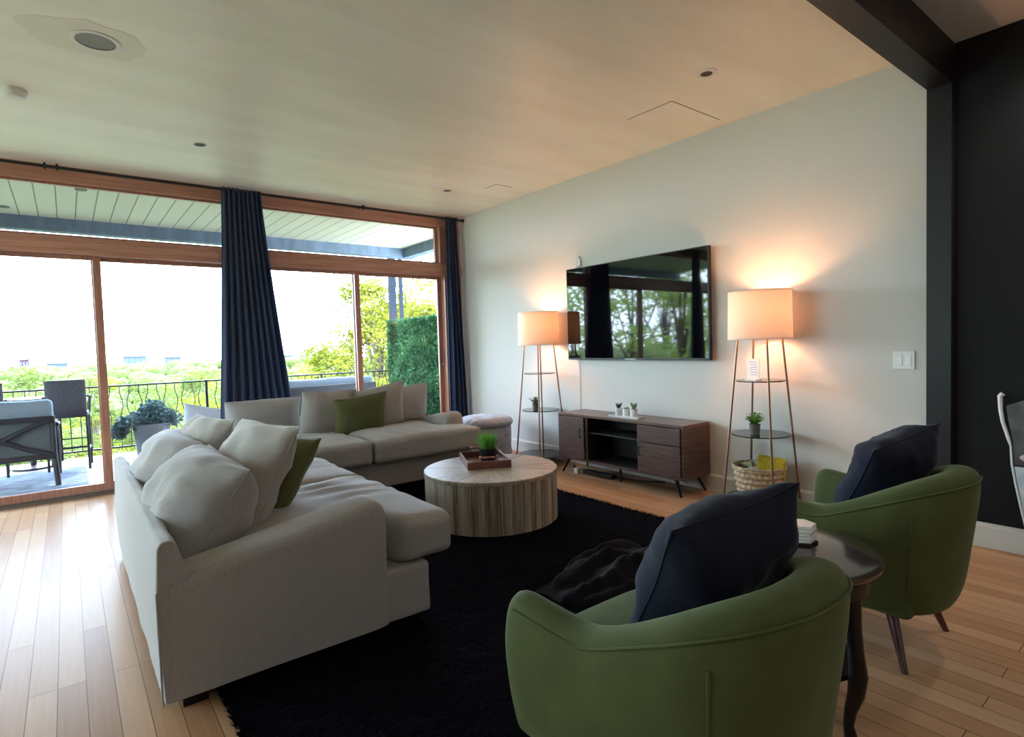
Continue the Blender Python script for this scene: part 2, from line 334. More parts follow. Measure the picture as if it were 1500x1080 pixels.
def leaves_mb(clumps, per, size, rnd, flat=.5, shape=2.2):
    """leaf quads scattered in ellipsoid clumps [(cx,cy,cz,rx,ry,rz)]"""
    m = MB()
    for (cx, cy, cz, rx, ry, rz) in clumps:
        for _ in range(per):
            d = Vector((rnd.gauss(0, 1), rnd.gauss(0, 1), rnd.gauss(0, 1))).normalized() * (rnd.random() ** .45)
            c = Vector((cx + d.x * rx, cy + d.y * ry, cz + d.z * rz))
            a = Vector((rnd.gauss(0, 1), rnd.gauss(0, 1), rnd.gauss(0, flat))).normalized(); b = a.cross(Vector((rnd.gauss(0, 1), rnd.gauss(0, 1), rnd.gauss(0, 1)))).normalized()
            l = size * (.6 + .8 * rnd.random()); a *= l / 2; b *= l / shape / 2
            m.add([c - a, c + b, c + a, c - b], [(0, 1, 2, 3)])
    return m
def tree(name, label, base, height, spread, m_, nclump=22, per=160, leaf=.12, seed=1, group=None, cat='tree', low=.3, trunk=.12):
    rnd = random.Random(seed); t = thing(name, label, cat, base, 0, group)
    cl = []; bm = MB(); bm.tube([(0, 0, -.3), (.05 * spread, 0, height * .3), (0, .04 * spread, height * .6), (0, 0, height * .85)], [trunk, trunk * .8, trunk * .5, trunk * .15], 8)
    for k in range(nclump):
        a = rnd.random() * 2 * PI; hz = low + (1 - low) * rnd.random(); rr = spread * math.sqrt(rnd.random()) * math.sqrt(max(.05, 1 - (2 * (hz - low) / (1 - low) - .9) ** 2 * .8))
        c = (rr * math.cos(a), rr * math.sin(a), height * hz); s = spread * (.22 + .2 * rnd.random())
        cl.append((*c, s, s, s * .75)); bm.tube([(0, 0, height * hz * .55), (c[0] * .5, c[1] * .5, height * hz * .8), c], [trunk * .35, trunk * .2, trunk * .08], 5)
    leaves_mb(cl, per, leaf, rnd).build('foliage', m_, t, smooth=False); bm.build('trunk', BARK, t); return t

# ================================================================ THE ROOM
struct('floor', MB().box(-3.7, XT + .15, -2.9, WY + .1, -.06, 0), FLOORM)
struct('ceiling', MB().box(-3.7, XT + .15, 1.02, WY + .1, CE, CE + .1), CEILM)
struct('trim_5', MB().box(-3.7, XT + .15, -2.9, 1.02, CE, CE + .1), GREYC)
struct('wall_right', MB().box(XT, XT + .15, 1.15, WY + .1, 0, CE), WALLW)
struct('wall_kitchen', MB().box(XT, XT + .15, -2.9, 1.15, 0, CE), BLACKW)
struct('wall_back', MB().box(-3.7, XT + .15, -3.0, -2.9, 0, CE), WALLW)
struct('trim_1', MB().box(-3.7, XT, 1.02, 1.14, 2.645, CE), BEAMM)
struct('trim_2', MB().box(4.022, XT, 1.02, 1.14, 0, 2.645), BEAMM)
struct('wall_left', MB().box(-3.85, -3.7, -2.9, 2.95, 0, CE).box(-3.85, -3.7, 5.85, WY + .1, 0, CE).box(-3.85, -3.7, 2.95, 5.85, 2.68, CE), WALLW)
def baseboard(name, y0, y1):
    struct(name, MB().prism([(0, 0), (-.016, 0), (-.016, .12), (-.010, .132), (0, .14)], 0, 1), BASEM)
    o = bpy.data.objects[name]; o.matrix_world = Matrix(((0, 1, 0, XT), (y1 - y0, 0, 0, y0), (0, 0, 1, 0), (0, 0, 0, 1)))
baseboard('baseboard_right', 1.142, WY - .02); baseboard('baseboard_kitchen', -2.9, 1.018)
# roof over the room, seen from outside only
struct('trim_6', MB().box(-3.95, XT + .3, -3.1, WY + .12, CE + .1, CE + .4), BLUEBEAM)

# window wall: head, transom bar, posts, sill
struct('trim_3', MB().box(-3.7, XT, WY - .02, WY + .12, 2.745, CE), FRAMEW, bevel=.004)
struct('trim_4', MB().box(-3.7, XT, WY - .05, WY + .14, 2.128, 2.275).box(-3.7, XT, WY - .065, WY - .05, 2.17, 2.235), FRAMEW, bevel=.005)
struct('trim_7', MB().box(3.83, XT - .001, WY - .04, WY + .13, 0, 2.128).box(3.78, XT - .001, WY - .03, WY + .13, 2.275, 2.745), FRAMEWV, bevel=.004)
struct('trim_8', MB().box(1.42, 1.52, WY - .03, WY + .13, 0, 2.128).box(1.42, 1.52, WY - .03, WY + .13, 2.275, 2.745), FRAMEWV, bevel=.004)
struct('trim_9', MB().box(-3.7, XT, WY - .03, WY + .14, 0, .022).box(-3.7, XT, WY + .005, WY + .02, .022, .035), SILLM)
def pane(name, x0, x1, z0, z1, y, fr=.06, bot=.075, m_=FRAMEWV, yth=.035):
    o = struct(name, MB().box(x0, x0 + fr, y - yth / 2, y + yth / 2, z0, z1).box(x1 - fr, x1, y - yth / 2, y + yth / 2, z0, z1)
               .box(x0 + fr, x1 - fr, y - yth / 2, y + yth / 2, z0, z0 + bot).box(x0 + fr, x1 - fr, y - yth / 2, y + yth / 2, z1 - fr * .6, z1), m_, bevel=.003)
    g = MB().box(x0 + fr - .004, x1 - fr + .004, y - .003, y + .003, z0 + bot - .004, z1 - fr * .6 + .004).build('glass_pane', GLASS, o, smooth=False)
    return o
pane('door_1', -1.55, .285, .024, 2.127, WY + .025)
pane('door_2', .215, 1.425, .024, 2.127, WY + .075)
pane('door_3', 1.515, 2.712, .024, 2.127, WY + .025)
pane('door_4', 2.646, 3.835, .024, 2.127, WY + .075)
pane('door_5', -3.69, -1.56, .024, 2.127, WY + .05)
pane('window_1', -3.69, 1.422, 2.274, 2.746, WY + .05, fr=.035, bot=.03)
pane('window_2', 1.518, 3.782, 2.274, 2.746, WY + .05, fr=.035, bot=.03)
dh = MB().tube([(3.78, WY - .005, 1.0), (3.78, WY - .04, 1.02), (3.78, WY - .04, 1.18), (3.78, WY - .005, 1.2)], .008).build('door_handle', IRON, bpy.data.objects['door_4'])
# windows added on the unseen left wall to give the room fill light
def fill_pane(name, y0, y1):
    fr = .07; x = -3.78
    o = struct(name, MB().box(x - .03, x + .03, y0, y0 + fr, 0.02, 2.68).box(x - .03, x + .03, y1 - fr, y1, 0.02, 2.68).box(x - .03, x + .03, y0 + fr, y1 - fr, .02, .12)
               .box(x - .03, x + .03, y0 + fr, y1 - fr, 2.6, 2.68).box(x - .03, x + .03, y0 + fr, y1 - fr, 2.1, 2.22), FRAMEWV)
    MB().box(x - .003, x + .003, y0 + fr, y1 - fr, .12, 2.6).build('glass_pane', GLASS, o, smooth=False)
fill_pane('fill_window_3', 2.95, 4.4); fill_pane('fill_window_4', 4.4, 5.85)

# curtains and rod
def curtain(name, label, xt0, xt1, xb0, xb1, y, ztop, zbot, folds, seed):
    rnd = random.Random(seed); R = []; nz = 40; nu = folds * 10
    for k in range(nz + 1):
        t = k / nz; z = ztop + (zbot - ztop) * t; e = t ** 1.25; a, b = xt0 + (xb0 - xt0) * e, xt1 + (xb1 - xt1) * e; row = []
        for i in range(nu + 1):
            u = i / nu; ph = 2 * PI * folds * u + .7 * math.sin(5 * u + seed) + .5 * t * math.sin(9 * u)
            amp = .018 + .026 * min(1, t * 1.6)
            row.append((a + (b - a) * u + .008 * math.sin(ph * 2) * t, y + amp * math.sin(ph) + .012 * N3((u * 4, t * 2, 0), 1, seed), z))
        R.append(row)
    m = MB().rows(R); o = m.build(name, CURT, angle=0); sm = o.modifiers.new('solid', 'SOLIDIFY'); sm.thickness = .004
    return o
rod = MB().tube([(-3.5, 6.1, 2.822), (4.05, 6.1, 2.822)], .013, 12).build('curtain_rod', IRON)
tag(rod, 'thin dark curtain rod running above the whole window wall', 'curtain rod')
MB().ball((4.05, 6.1, 2.822), .022).build('finial', IRON, rod)
for x in (-.06, .02, 2.72, 3.95):
    MB().box(x - .008, x + .008, 6.09, WY - .02, 2.835, 2.85).box(x - .008, x + .008, 6.088, 6.112, 2.80, 2.85).build('bracket', IRON, rod, smooth=False)
c1 = curtain('curtain', 'wide navy curtain bunched between the two window bays, flaring towards its hem', 1.262, 1.625, 1.12, 1.93, 6.1, 2.845, .03, 9, 1)
tag(c1, c1.name and 'wide navy curtain bunched between the two window bays, flaring towards its hem', 'curtain', 'navy curtains on the window wall')
c2 = curtain('curtain', '', 3.80, 3.955, 3.78, 4.045, 6.1, 2.845, .03, 4, 3)
tag(c2, 'narrow navy curtain bunched in the corner beside the white television wall', 'curtain', 'navy curtains on the window wall')
c3 = curtain('curtain', '', -1.20, -.98, -1.34, -.86, 6.1, 2.845, .03, 6, 5)
tag(c3, 'navy curtain left of the picture, seen as the middle dark drape in the television reflection', 'curtain', 'navy curtains on the window wall')

# ceiling fittings
def ceil_disc(name, label, cat, x, y, r, rim, m_in=None, group=None, depth=.02):
    t = thing(name, label, cat, (x, y, CE), 0, group)
    MB().lathe([(r, 0), (r + rim, 0), (r + rim, -.004), (r + rim * .4, -.008), (r, -.006)], 40, capA=False, capB=False).build('trim_ring', WHITEP, t)
    MB().lathe([(r, 0), (r, -.003), (r * .5, -.0035), (.001, -.0035)], 40).build('lens', m_in or TUFTD, t); return t
SPK = mat('grey_speaker_mesh', rgb(150, 150, 152), .6, bump=.6, bscale=300)
DLD = mat('dark_lamp_recess', rgb(70, 62, 58), .5)
ceil_disc('ceiling_speaker', 'large round grey ceiling speaker with a white rim in a patched plaster area', 'ceiling speaker', .204, 3.689, .088, .022, SPK)
ceil_disc('recessed_light', 'small unlit recessed light above the left window bay', 'ceiling light', .91, 5.042, .04, .01, DLD, 'small recessed ceiling lights')
ceil_disc('recessed_light', 'small unlit recessed light nearest the far corner by the narrow curtain', 'ceiling light', 3.249, 5.168, .04, .022, DLD, 'small recessed ceiling lights')
ceil_disc('recessed_light', 'unlit recessed light above the television, near the black beam', 'ceiling light', 3.205, 2.053, .036, .03, DLD, 'small recessed ceiling lights')
pm = mat('patch_plaster', rgb(226, 224, 210), .5, bump=.3, bscale=12)
def patch(pts, z, name, m_):
    return MB().add([(x, y, z) for x, y in pts] + [(x, y, CE) for x, y in pts], [tuple(range(len(pts))), tuple(range(len(pts), 2 * len(pts)))[::-1]] + [(i, (i + 1) % len(pts), len(pts) + (i + 1) % len(pts), len(pts) + i) for i in range(len(pts))]).build(name, m_, smooth=False)
rp = random.Random(4)
o = patch([(.2 + (.2 + .06 * rp.random()) * math.cos(2 * PI * i / 22) * (1.3 if math.cos(2 * PI * i / 22) < 0 else 1), 3.69 + (.17 + .05 * rp.random()) * math.sin(2 * PI * i / 22)) for i in range(22)], CE - .0012, 'trim_10', pm); o['kind'] = 'structure'
sm_ = thing('smoke_detector', 'white round smoke detector on the ceiling at the left edge', 'smoke detector', (-.165, 4.62, CE))
MB().lathe([(.001, 0), (.062, 0), (.064, -.012), (.058, -.03), (.045, -.034)], 32, capB=False).build('base', WHITEP, sm_)
MB().lathe([(.045, -.034), (.05, -.036), (.048, -.05), (.03, -.056), (.001, -.057)], 32, capA=False).build('cover', WHITEP, sm_)
def panel(name, label, x0, x1, y0, y1):
    t = thing(name, label, 'ceiling panel', (0, 0, 0), 0, 'flush ceiling access panels'); z = CE
    MB().box(x0, x1, y0, y1, z - .004, z).build('panel', CEILM, t, smooth=False)
    MB().box(x0 - .003, x0, y0 - .003, y1 + .003, z - .002, z).box(x1, x1 + .003, y0 - .003, y1 + .003, z - .002, z).box(x0, x1, y0 - .003, y0, z - .002, z).box(x0, x1, y1, y1 + .003, z - .002, z).build('gap', DLD, t, smooth=False)
panel('access_panel', 'large square flush access panel in the ceiling near the unlit light above the television', 3.37, 3.95, 2.43, 2.82)
panel('access_panel', 'small square flush access panel in the ceiling near the far corner', 3.55, 3.76, 4.71, 4.9)
# kitchen-side lamp just inside the top right corner of the frame
WARMG = mat('warm_lit_glass', rgb(240, 190, 160), .5, emit=(1, .62, .42, 1), estr=1.2)
t = thing('flush_ceiling_lamp', 'warm glowing flush lamp on the grey ceiling in the top right corner', 'ceiling lamp', (3.86, .36, CE))
MB().lathe([(.001, 0), (.11, 0), (.11, -.02)], 32, capB=False).build('base', WHITEP, t); MB().lathe([(.105, -.02), (.1, -.05), (.06, -.075), (.001, -.08)], 32, capA=False).build('glass_dome', WARMG, t)

kl = bpy.data.lights.new('dome_light', 'SPOT'); kl.energy = 9; kl.spot_size = 2.6; kl.spot_blend = .8; kl.shadow_soft_size = .09; kl.color = (1, .92, .84)
ko = bpy.data.objects.new('dome_light', kl); COL.objects.link(ko); ko.parent = t; ko.location = (0, 0, -.1)
for kx, ky in ((.4, -1.1), (2.7, -1.1)):  # two unseen ceiling spots added behind the camera as fill light
    t = thing('added_fill_light', 'unseen added downlight behind the camera, %s' % ('left one' if kx < 1 else 'right one'), 'ceiling light', (kx, ky, CE), 0, 'added fill lights behind the camera')
    MB().lathe([(.05, 0), (.07, 0), (.07, -.006), (.05, -.004)], 32, capA=False, capB=False).build('trim_ring', WHITEP, t)
    MB().lathe([(.001, -.002), (.05, -.002)], 32, capA=False, capB=False).build('lens', WARMG, t)
    kl = bpy.data.lights.new('fill_light', 'SPOT'); kl.energy = 8.5; kl.spot_size = 2.7; kl.spot_blend = 1; kl.shadow_soft_size = .05; kl.color = (1, .95, .88)
    ko = bpy.data.objects.new('fill_light', kl); COL.objects.link(ko); ko.parent = t; ko.location = (0, 0, -.02)
# ================================================================ TELEVISION, SWITCH, CORDS
t = thing('television', 'large black flat screen television mounted on the white wall', 'television', (4.02, 3.376, 1.516), 0)
MB().box(-.018, .02, -.806, .806, -.453, .453).build('bezel', TVB, t, bevel=.004)
MB().box(-.0205, -.018, -.795, .795, -.436, .444).build('screen', TVG, t, smooth=False)
MB().box(.02, .058, -.25, .25, -.2, .2).build('wall_mount', TVB, t, smooth=False)
MB().box(-.0215, -.018, -.06, .06, -.4505, -.442).build('badge', mat('silver_badge', rgb(150, 150, 150), .3, metal=.8), t, smooth=False)
t = thing('switch_plate', 'white double light switch plate on the wall near the black corner post', 'light switch', (XT, 1.272, 1.066))
MB().box(-.007, 0, -.06, .06, -.056, .056).build('plate', WHITEP, t, bevel=.003)
for s in (-1, 1):
    MB().box(-.0105, -.007, s * .024 - .0165, s * .024 + .0165, -.033, .033).build('rocker', WHITEC, t, bevel=.002)
t = thing('wall_bracket', 'tiny white device with antenna clipped on the wall above the television', 'wall device', (XT, 4.06, 2.03))
MB().box(-.02, 0, -.022, .022, -.04, .035).build('body', WHITEP, t, bevel=.004); MB().tube([(-.015, -.012, .035), (-.015, -.012, .06)], .004).build('antenna', TVB, t)
cord = MB().tube([(XT - .006, 4.1, 1.07), (XT - .006, 4.095, .9), (XT - .006, 4.1, .6), (XT - .006, 4.09, .3)], .0028).build('hanging_cord', WHITEP)
tag(cord, 'thin white cord hanging down the wall below the television', 'cord')

# ================================================================ TV CABINET
cabinet = thing('media_cabinet', 'dark walnut media cabinet on splayed legs under the television', 'cabinet', (3.88, 3.325, 0))
X0, X1, Y0, Y1, Z0, Z1 = -.18, .18, -.705, .705, .135, .568
MB().box(X0 + .004, X1, Y0, Y1, Z1 - .022, Z1).build('top_board', WALNUTV, cabinet, bevel=.002)
MB().box(X0 + .004, X1, Y0, Y0 + .02, Z0, Z1 - .022).box(X0 + .004, X1, Y1 - .02, Y1, Z0, Z1 - .022).box(X0 + .004, X1, Y0 + .02, Y1 - .02, Z0, Z0 + .02).box(X0 + .01, X1, -.27, -.25, Z0 + .02, Z1 - .022).box(X0 + .01, X1, .33, .35, Z0 + .02, Z1 - .022).build('body', WALNUT, cabinet, smooth=False)
MB().box(X1 - .01, X1 - .002, Y0 + .02, Y1 - .02, Z0 + .02, Z1 - .022).build('back_panel', DARKIN, cabinet, smooth=False)
MB().box(X0 + .02, X1 - .01, -.25, -.247, Z0 + .02, Z1 - .022).box(X0 + .02, X1 - .01, .327, .33, Z0 + .02, Z1 - .022).box(X0 + .02, X1 - .01, -.247, .327, Z0 + .02, Z0 + .023).build('inner_lining', DARKIN, cabinet, smooth=False)
MB().box(X0 + .03, X1 - .01, -.247, .327, .40, .412).build('shelf', DARKIN, cabinet, smooth=False)
d = MB().box(X0 - .012, X0 + .006, .355, Y1 - .022, Z0 + .024, Z1 - .026).build('door', WALNUT, cabinet, bevel=.002)
MB().tube([(X0 - .012, .385, .36), (X0 - .035, .385, .36), (X0 - .035, .385, .44), (X0 - .012, .385, .44)], .005).build('handle', IRON, d)
d = MB().box(X0 - .012, X0 + .006, Y0 + .022, -.275, Z0 + .024, .40).build('door', WALNUT, cabinet, bevel=.002)
MB().tube([(X0 - .012, -.30, .29), (X0 - .035, -.30, .29), (X0 - .035, -.30, .36), (X0 - .012, -.30, .36)], .005).build('handle', IRON, d)
d = MB().box(X0 - .012, X0 + .006, Y0 + .022, -.275, .406, Z1 - .026).build('drawer', WALNUT, cabinet, bevel=.002)
for sx_ in (-1, 1):
    for sy_ in (-1, 1):
        MB().tube([(sx_ * .13, sy_ * .60, Z0 + .005), (sx_ * .165, sy_ * .67, 0)], [.016, .009], 10).build('leg', BLACKWOOD, cabinet)
MB().tube([(-.1, 0.0, Z0 + .002), (-.1, 0.0, 0)], [.012, .009], 10).build('leg', BLACKWOOD, cabinet)
t = thing('power_strip', 'black power strip lying on the floor under the media cabinet', 'power strip', (3.8, 3.62, 0))
MB().box(-.035, .035, -.2, .16, 0, .04).build('body', TVB, t, bevel=.006)
MB().tube([(0, -.2, .02), (.08, -.35, .01), (.1, -.5, .02), (.2, -.6, .008)], .006).build('cable', TVB, t)
t = thing('power_adaptor', 'small pale grey adaptor plug on the floor beside the power strip', 'adaptor', (3.76, 3.84, 0))
MB().box(-.03, .03, -.025, .025, 0, .05).build('body', WHITEP, t, bevel=.008); MB().tube([(0, .02, .04), (.0, .05, .08), (.03, .08, .06), (.05, .09, .004)], .005).build('cable', TVB, t)

# succulents on their white tray
def succulent(label, x, y, z, m_, kind, seed):
    rnd = random.Random(seed); t = thing('potted_succulent', label, 'plant', (x, y, z), 0, 'white pots on the media cabinet')
    MB().lathe([(.001, 0), (.026, 0), (.03, .004), (.031, .07), (.028, .07), (.027, .06)], 24, capB=False).build('pot', WHITEC, t)
    MB().lathe([(.001, .062), (.027, .062)], 24, capA=False, capB=False).build('soil', SOIL, t)
    m = MB()
    for k in range(22 if kind else 14):
        a = rnd.random() * 2 * PI; l = (.05 if kind == 1 else .06 if kind == 2 else .022) * (.7 + .5 * rnd.random()); sp = .5 if kind else 1.2
        d = Vector((math.cos(a) * sp * rnd.random(), math.sin(a) * sp * rnd.random(), 1)).normalized(); p = Vector((0, 0, .06))
        m.tube([p, p + d * l * .5 + Vector((math.cos(a), math.sin(a), 0)) * .006, p + d * l + Vector((math.cos(a), math.sin(a), 0)) * .012], [.005, .006, .001], 6)
    m.build('leaves', m_, t)
tr = thing('planter_tray', 'low white tray under three small pots on the media cabinet', 'tray', (3.83, 3.29, .568))
MB().box(-.05, .05, -.165, .165, 0, .008).box(-.05, -.044, -.165, .165, .008, .016).box(.044, .05, -.165, .165, .008, .016).box(-.044, .044, -.165, -.159, .008, .016).box(-.044, .044, .159, .165, .008, .016).build('tray_body', WHITEC, tr, bevel=.002)
succulent('left small white pot with a dark spiky succulent', 3.83, 3.375, .576, SUCC, 1, 3)
succulent('middle small white pot with a low flat succulent', 3.83, 3.29, .576, SUCC2, 0, 4)
succulent('right small white pot with a pale green spiky succulent', 3.83, 3.205, .576, SUCC2, 2, 5)

# ================================================================ FLOOR LAMPS
def floor_lamp(label, cx, cy, seed):
    t = thing('floor_lamp', label, 'floor lamp', (cx, cy, 0), 0, 'shelf floor lamps with lit drum shades'); S, ST, ZT = .19, .105, 1.24
    for a, b in ((-1, -1), (-1, 1), (1, -1), (1, 1)):
        MB().tube([(a * S, b * S, 0), (a * ST, b * ST, ZT)], .0075, 8).build('leg', BRASS, t)
    for z in (.085, .545, .925):
        k = 1 - z / ZT; hw = ST + (S - ST) * k
        q = MB().lathe([(.001, 0), (hw * 1.28, 0), (hw * 1.28, .008), (.001, .008)], 40, c=(0, 0, z)).build('shelf', SHELFM, t)
    MB().box(-ST, ST, -.005, .005, ZT - .01, ZT).box(-.005, .005, -ST, ST, ZT - .01, ZT).build('top_brace', BRASS, t, smooth=False)
    MB().lathe([(.212, 1.222), (.206, 1.555)], 64, capA=False, capB=False).build('lamp_shade', SHADE, t)
    MB().lathe([(.2105, 1.22), (.2145, 1.22), (.2145, 1.228), (.2105, 1.228), (.2105, 1.22)], 64, capA=False, capB=False).build('shade_rim', SHADE, t)
    MB().lathe([(.204, 1.549), (.208, 1.549), (.208, 1.557), (.204, 1.557), (.204, 1.549)], 64, capA=False, capB=False).build('shade_rim', SHADE, t)
    MB().tube([(-.205, 0, 1.54), (0, 0, 1.53), (.205, 0, 1.54)], .003).tube([(0, -.205, 1.54), (0, 0, 1.53), (0, .205, 1.54)], .003).build('spider', BRASS, t)
    MB().lathe([(.001, 1.24), (.018, 1.24), (.018, 1.30), (.001, 1.30)], 16).build('socket', BRASS, t)
    MB().lathe([(.001, 1.525), (.012, 1.53), (.012, 1.56), (.001, 1.568)], 12).build('finial', BRASS, t)
    MB().ball((0, 0, 1.36), .034).build('bulb', mat('lit_bulb', (1, .8, .6, 1), .5, emit=(1, .56, .26, 1), estr=2.5), t)
    l = bpy.data.lights.new('lamp_light', 'POINT'); l.energy = 3.0; l.color = (1, .52, .26); l.shadow_soft_size = .04
    lo = bpy.data.objects.new('lamp_light', l); COL.objects.link(lo); lo.parent = t; lo.location = (0, 0, 1.43)
    return t
LX = 3.845
floor_lamp('lit shelf floor lamp right of the television, woven basket on its lowest shelf', LX, 2.074, 1)
floor_lamp('lit shelf floor lamp left of the television beside the round ottoman', LX, 4.45, 2)
def leafy_pot(name, label, loc, pr, ph, m_, nl, ll, potm):
    rnd = random.Random(len(label)); t = thing(name, label, 'plant', loc)
    MB().lathe([(.001, 0), (pr * .85, 0), (pr, ph), (pr * .9, ph), (pr * .88, ph * .85)], 28, capB=False).build('pot', potm, t)
    MB().lathe([(.001, ph * .86), (pr * .88, ph * .86)], 28, capA=False, capB=False).build('soil', SOIL, t)
    m = MB()
    for k in range(nl):
        a = rnd.random() * 2 * PI; el = rnd.random(); d = Vector((math.cos(a) * el, math.sin(a) * el, .75)).normalized(); s = Vector((-math.sin(a), math.cos(a), 0)) * ll * .2
        p = Vector((0, 0, ph * .86)) + d * ll * (.4 + rnd.random()); q = p + Vector((math.cos(a), math.sin(a), .3)) * ll * .45
        m.add([p, (p + q) / 2 + s, q, (p + q) / 2 - s], [(0, 1, 2, 3)]); m.tube([(0, 0, ph * .8), p], .0012, 4)
    m.build('leaves', m_, t, smooth=False); return t
GREYPOT = mat('grey_pot', rgb(98, 96, 92), .5)
leafy_pot('potted_plant', 'bright green leafy plant in a grey pot on the middle shelf of the right lamp', (LX - .06, 2.085, .553), .037, .075, LEAFM, 150, .06, GREYPOT)
leafy_pot('potted_plant', 'small yellow-green plant in a grey pot on the middle shelf of the left lamp', (LX - .06, 4.46, .553), .034, .07, SUCC2, 90, .055, GREYPOT)
t = thing('sign_holder', 'white upright paper sign on the top shelf of the right lamp', 'sign', (LX - .02, 2.115, .933), math.radians(-12))
MB().box(-.002, .002, -.055, .055, .006, .15).build('paper', WHITEP, t, smooth=False); MB().box(-.03, .03, -.05, .05, 0, .005).build('foot', WHITEP, t, smooth=False)
pl = MB()
for k in range(6): pl.box(-.0026, -.002, -.035 + .004 * (k % 2), .03 - .006 * (k % 3), .125 - k * .018, .130 - k * .018)
pl.build('print', mat('grey_blue_print', rgb(150, 165, 200), .6), t, smooth=False)
# basket with packets
t = thing('woven_basket', 'round woven straw basket on the lowest shelf of the right lamp', 'basket', (LX - .01, 2.085, .094))
m = MB(); R = []
for k in range(41):
    z = .225 * k / 40; r0 = .125 + .045 * (k / 40) ** .8; row = []
    for j in range(96):
        a = 2 * PI * j / 96; row.append(((r0 + .008 * math.sin(2 * PI * z / .04) * 1.0 + .004 * math.sin(a * 24 + (int(z / .04) % 2) * PI)) * math.cos(a), (r0 + .008 * math.sin(2 * PI * z / .04) + .004 * math.sin(a * 24 + (int(z / .04) % 2) * PI)) * math.sin(a), z))
    R.append(row)
m.rows(R, cu=True, capA=True); o = m.build('weave', BASKM, t, angle=0); so = o.modifiers.new('s', 'SOLIDIFY'); so.thickness = .008
MB().tube([(.172 * math.cos(2 * PI * j / 48), .172 * math.sin(2 * PI * j / 48), .228 + .003 * math.sin(j * 2.1)) for j in range(48)], .009, 8, closed=True).build('rim', BASKM, t)
def packet(name, label, loc, sz, rot, m_, cat):
    o = MB().box(-sz[0] / 2, sz[0] / 2, -sz[1] / 2, sz[1] / 2, 0, sz[2]).build(name, m_, bevel=.004); o.location = loc; o.rotation_euler = rot; return tag(o, label, cat)
packet('snack_packet', 'yellow packet sticking up out of the woven basket', (LX + .03, 2.02, .215), (.05, .18, .19), (.12, -.35, .25), YELL, 'packet')
packet('snack_packet', 'blue and white packet lying in the front of the woven basket', (LX - .08, 2.06, .275), (.02, .14, .15), (0, 1.15, .35), BLUEP, 'packet')
packet('paper_bag', 'tan paper bag standing at the left inside the woven basket', (LX + .0, 2.13, .17), (.03, .12, .17), (-.25, -.15, -.3), mat('tan_kraft_paper', rgb(176, 150, 96), .7, col2=rgb(150, 160, 110), cscale=20), 'bag')

# ================================================================ OTTOMAN
t = thing('storage_ottoman', 'round pale grey button-tufted storage ottoman in the corner left of the lamp', 'ottoman', (3.60, 5.10, 0))
def tuft_side(a, z, r, zmin, zmax, rows_, cols):
    u = a / (2 * PI) * cols; v = (z - zmin) / (zmax - zmin) * rows_
    best = 1e9
    for rr in range(int(v) - 1, int(v) + 3):
        off = .5 if rr % 2 else 0
        du = (u - off) - round(u - off); dv = v - rr
        best = min(best, math.hypot(du * 1.0, dv * .8))
    return r - .014 * math.exp(-(best / .22) ** 2)
R = []
for k in range(33):
    z = .03 + .33 * k / 32; r = .282 - (.012 if k in (0, 32) else 0)
    R.append([(tuft_side(2 * PI * j / 160, z, r, .03, .36, 3, 14) * math.cos(2 * PI * j / 160), tuft_side(2 * PI * j / 160, z, r, .03, .36, 3, 14) * math.sin(2 * PI * j / 160), z) for j in range(160)])
MB().rows(R, cu=True, capA=True, capB=True).build('body', TUFT, t, angle=0)
R = []; pr_ = [(.27, .362), (.292, .366), (.304, .385), (.302, .41), (.28, .435), (.24, .452), (.18, .462), (.12, .466), (.06, .468), (.001, .468)]
for r, z in pr_:
    row = []
    for j in range(120):
        a = 2 * PI * j / 120; x, y = r * math.cos(a), r * math.sin(a); g1 = .105
        v = y / (g1 * .87); off = .5 if round(v) % 2 else 0; du = (x / g1 - off) - round(x / g1 - off); dv = v - round(v); dd = math.hypot(du, dv)
        row.append((x, y, z - (.018 * math.exp(-(dd / .2) ** 2) if z > .4 else 0)))
    R.append(row)
MB().rows(R, cu=True, capA=True).build('lid', TUFT, t, angle=0)
for rr in (1, 2):
    for cc in range(14):
        a = 2 * PI * (cc + (.5 if rr % 2 else 0)) / 14; MB().ball((.270 * math.cos(a), .270 * math.sin(a), .03 + .33 * rr / 3), .008, 6).build('button', TUFTD, t)
for a in range(4):
    MB().lathe([(.001, 0), (.014, 0), (.02, .03), (.001, .03)], 12, c=(.22 * math.cos(PI / 4 + a * PI / 2), .22 * math.sin(PI / 4 + a * PI / 2), 0)).build('leg', BLACKWOOD, t)

# ================================================================ RUG, THROW
rug = thing('shag_rug', 'large black shag rug under the sofas, drum table and near armchair', 'rug')
RX0, RX1, RY0, RY1 = .385, 3.145, 1.22, 4.78
R = []; nx, ny = 190, 270
for i in range(nx + 1):
    row = []
    for j in range(ny + 1):
        x = RX0 + (RX1 - RX0) * i / nx; y = RY0 + (RY1 - RY0) * j / ny; e = (i in (0, nx)) or (j in (0, ny))
        z = .006 if e else .02 + .010 * noise.noise(Vector((x * 55, y * 55, 0))) + .006 * noise.noise(Vector((x * 18, y * 18, 3)))
        if e: x += .008 * noise.noise(Vector((x * 40, y * 40, 9))); y += .008 * noise.noise(Vector((x * 40, y * 40, 5)))
        row.append((x, y, z))
    R.append(row)
MB().rows(R).build('pile', RUGM, rug, angle=0)
MB().box(RX0 + .01, RX1 - .01, RY0 + .01, RY1 - .01, .001, .006).build('backing', TVB, rug, smooth=False)
rnd = random.Random(12); m = MB()
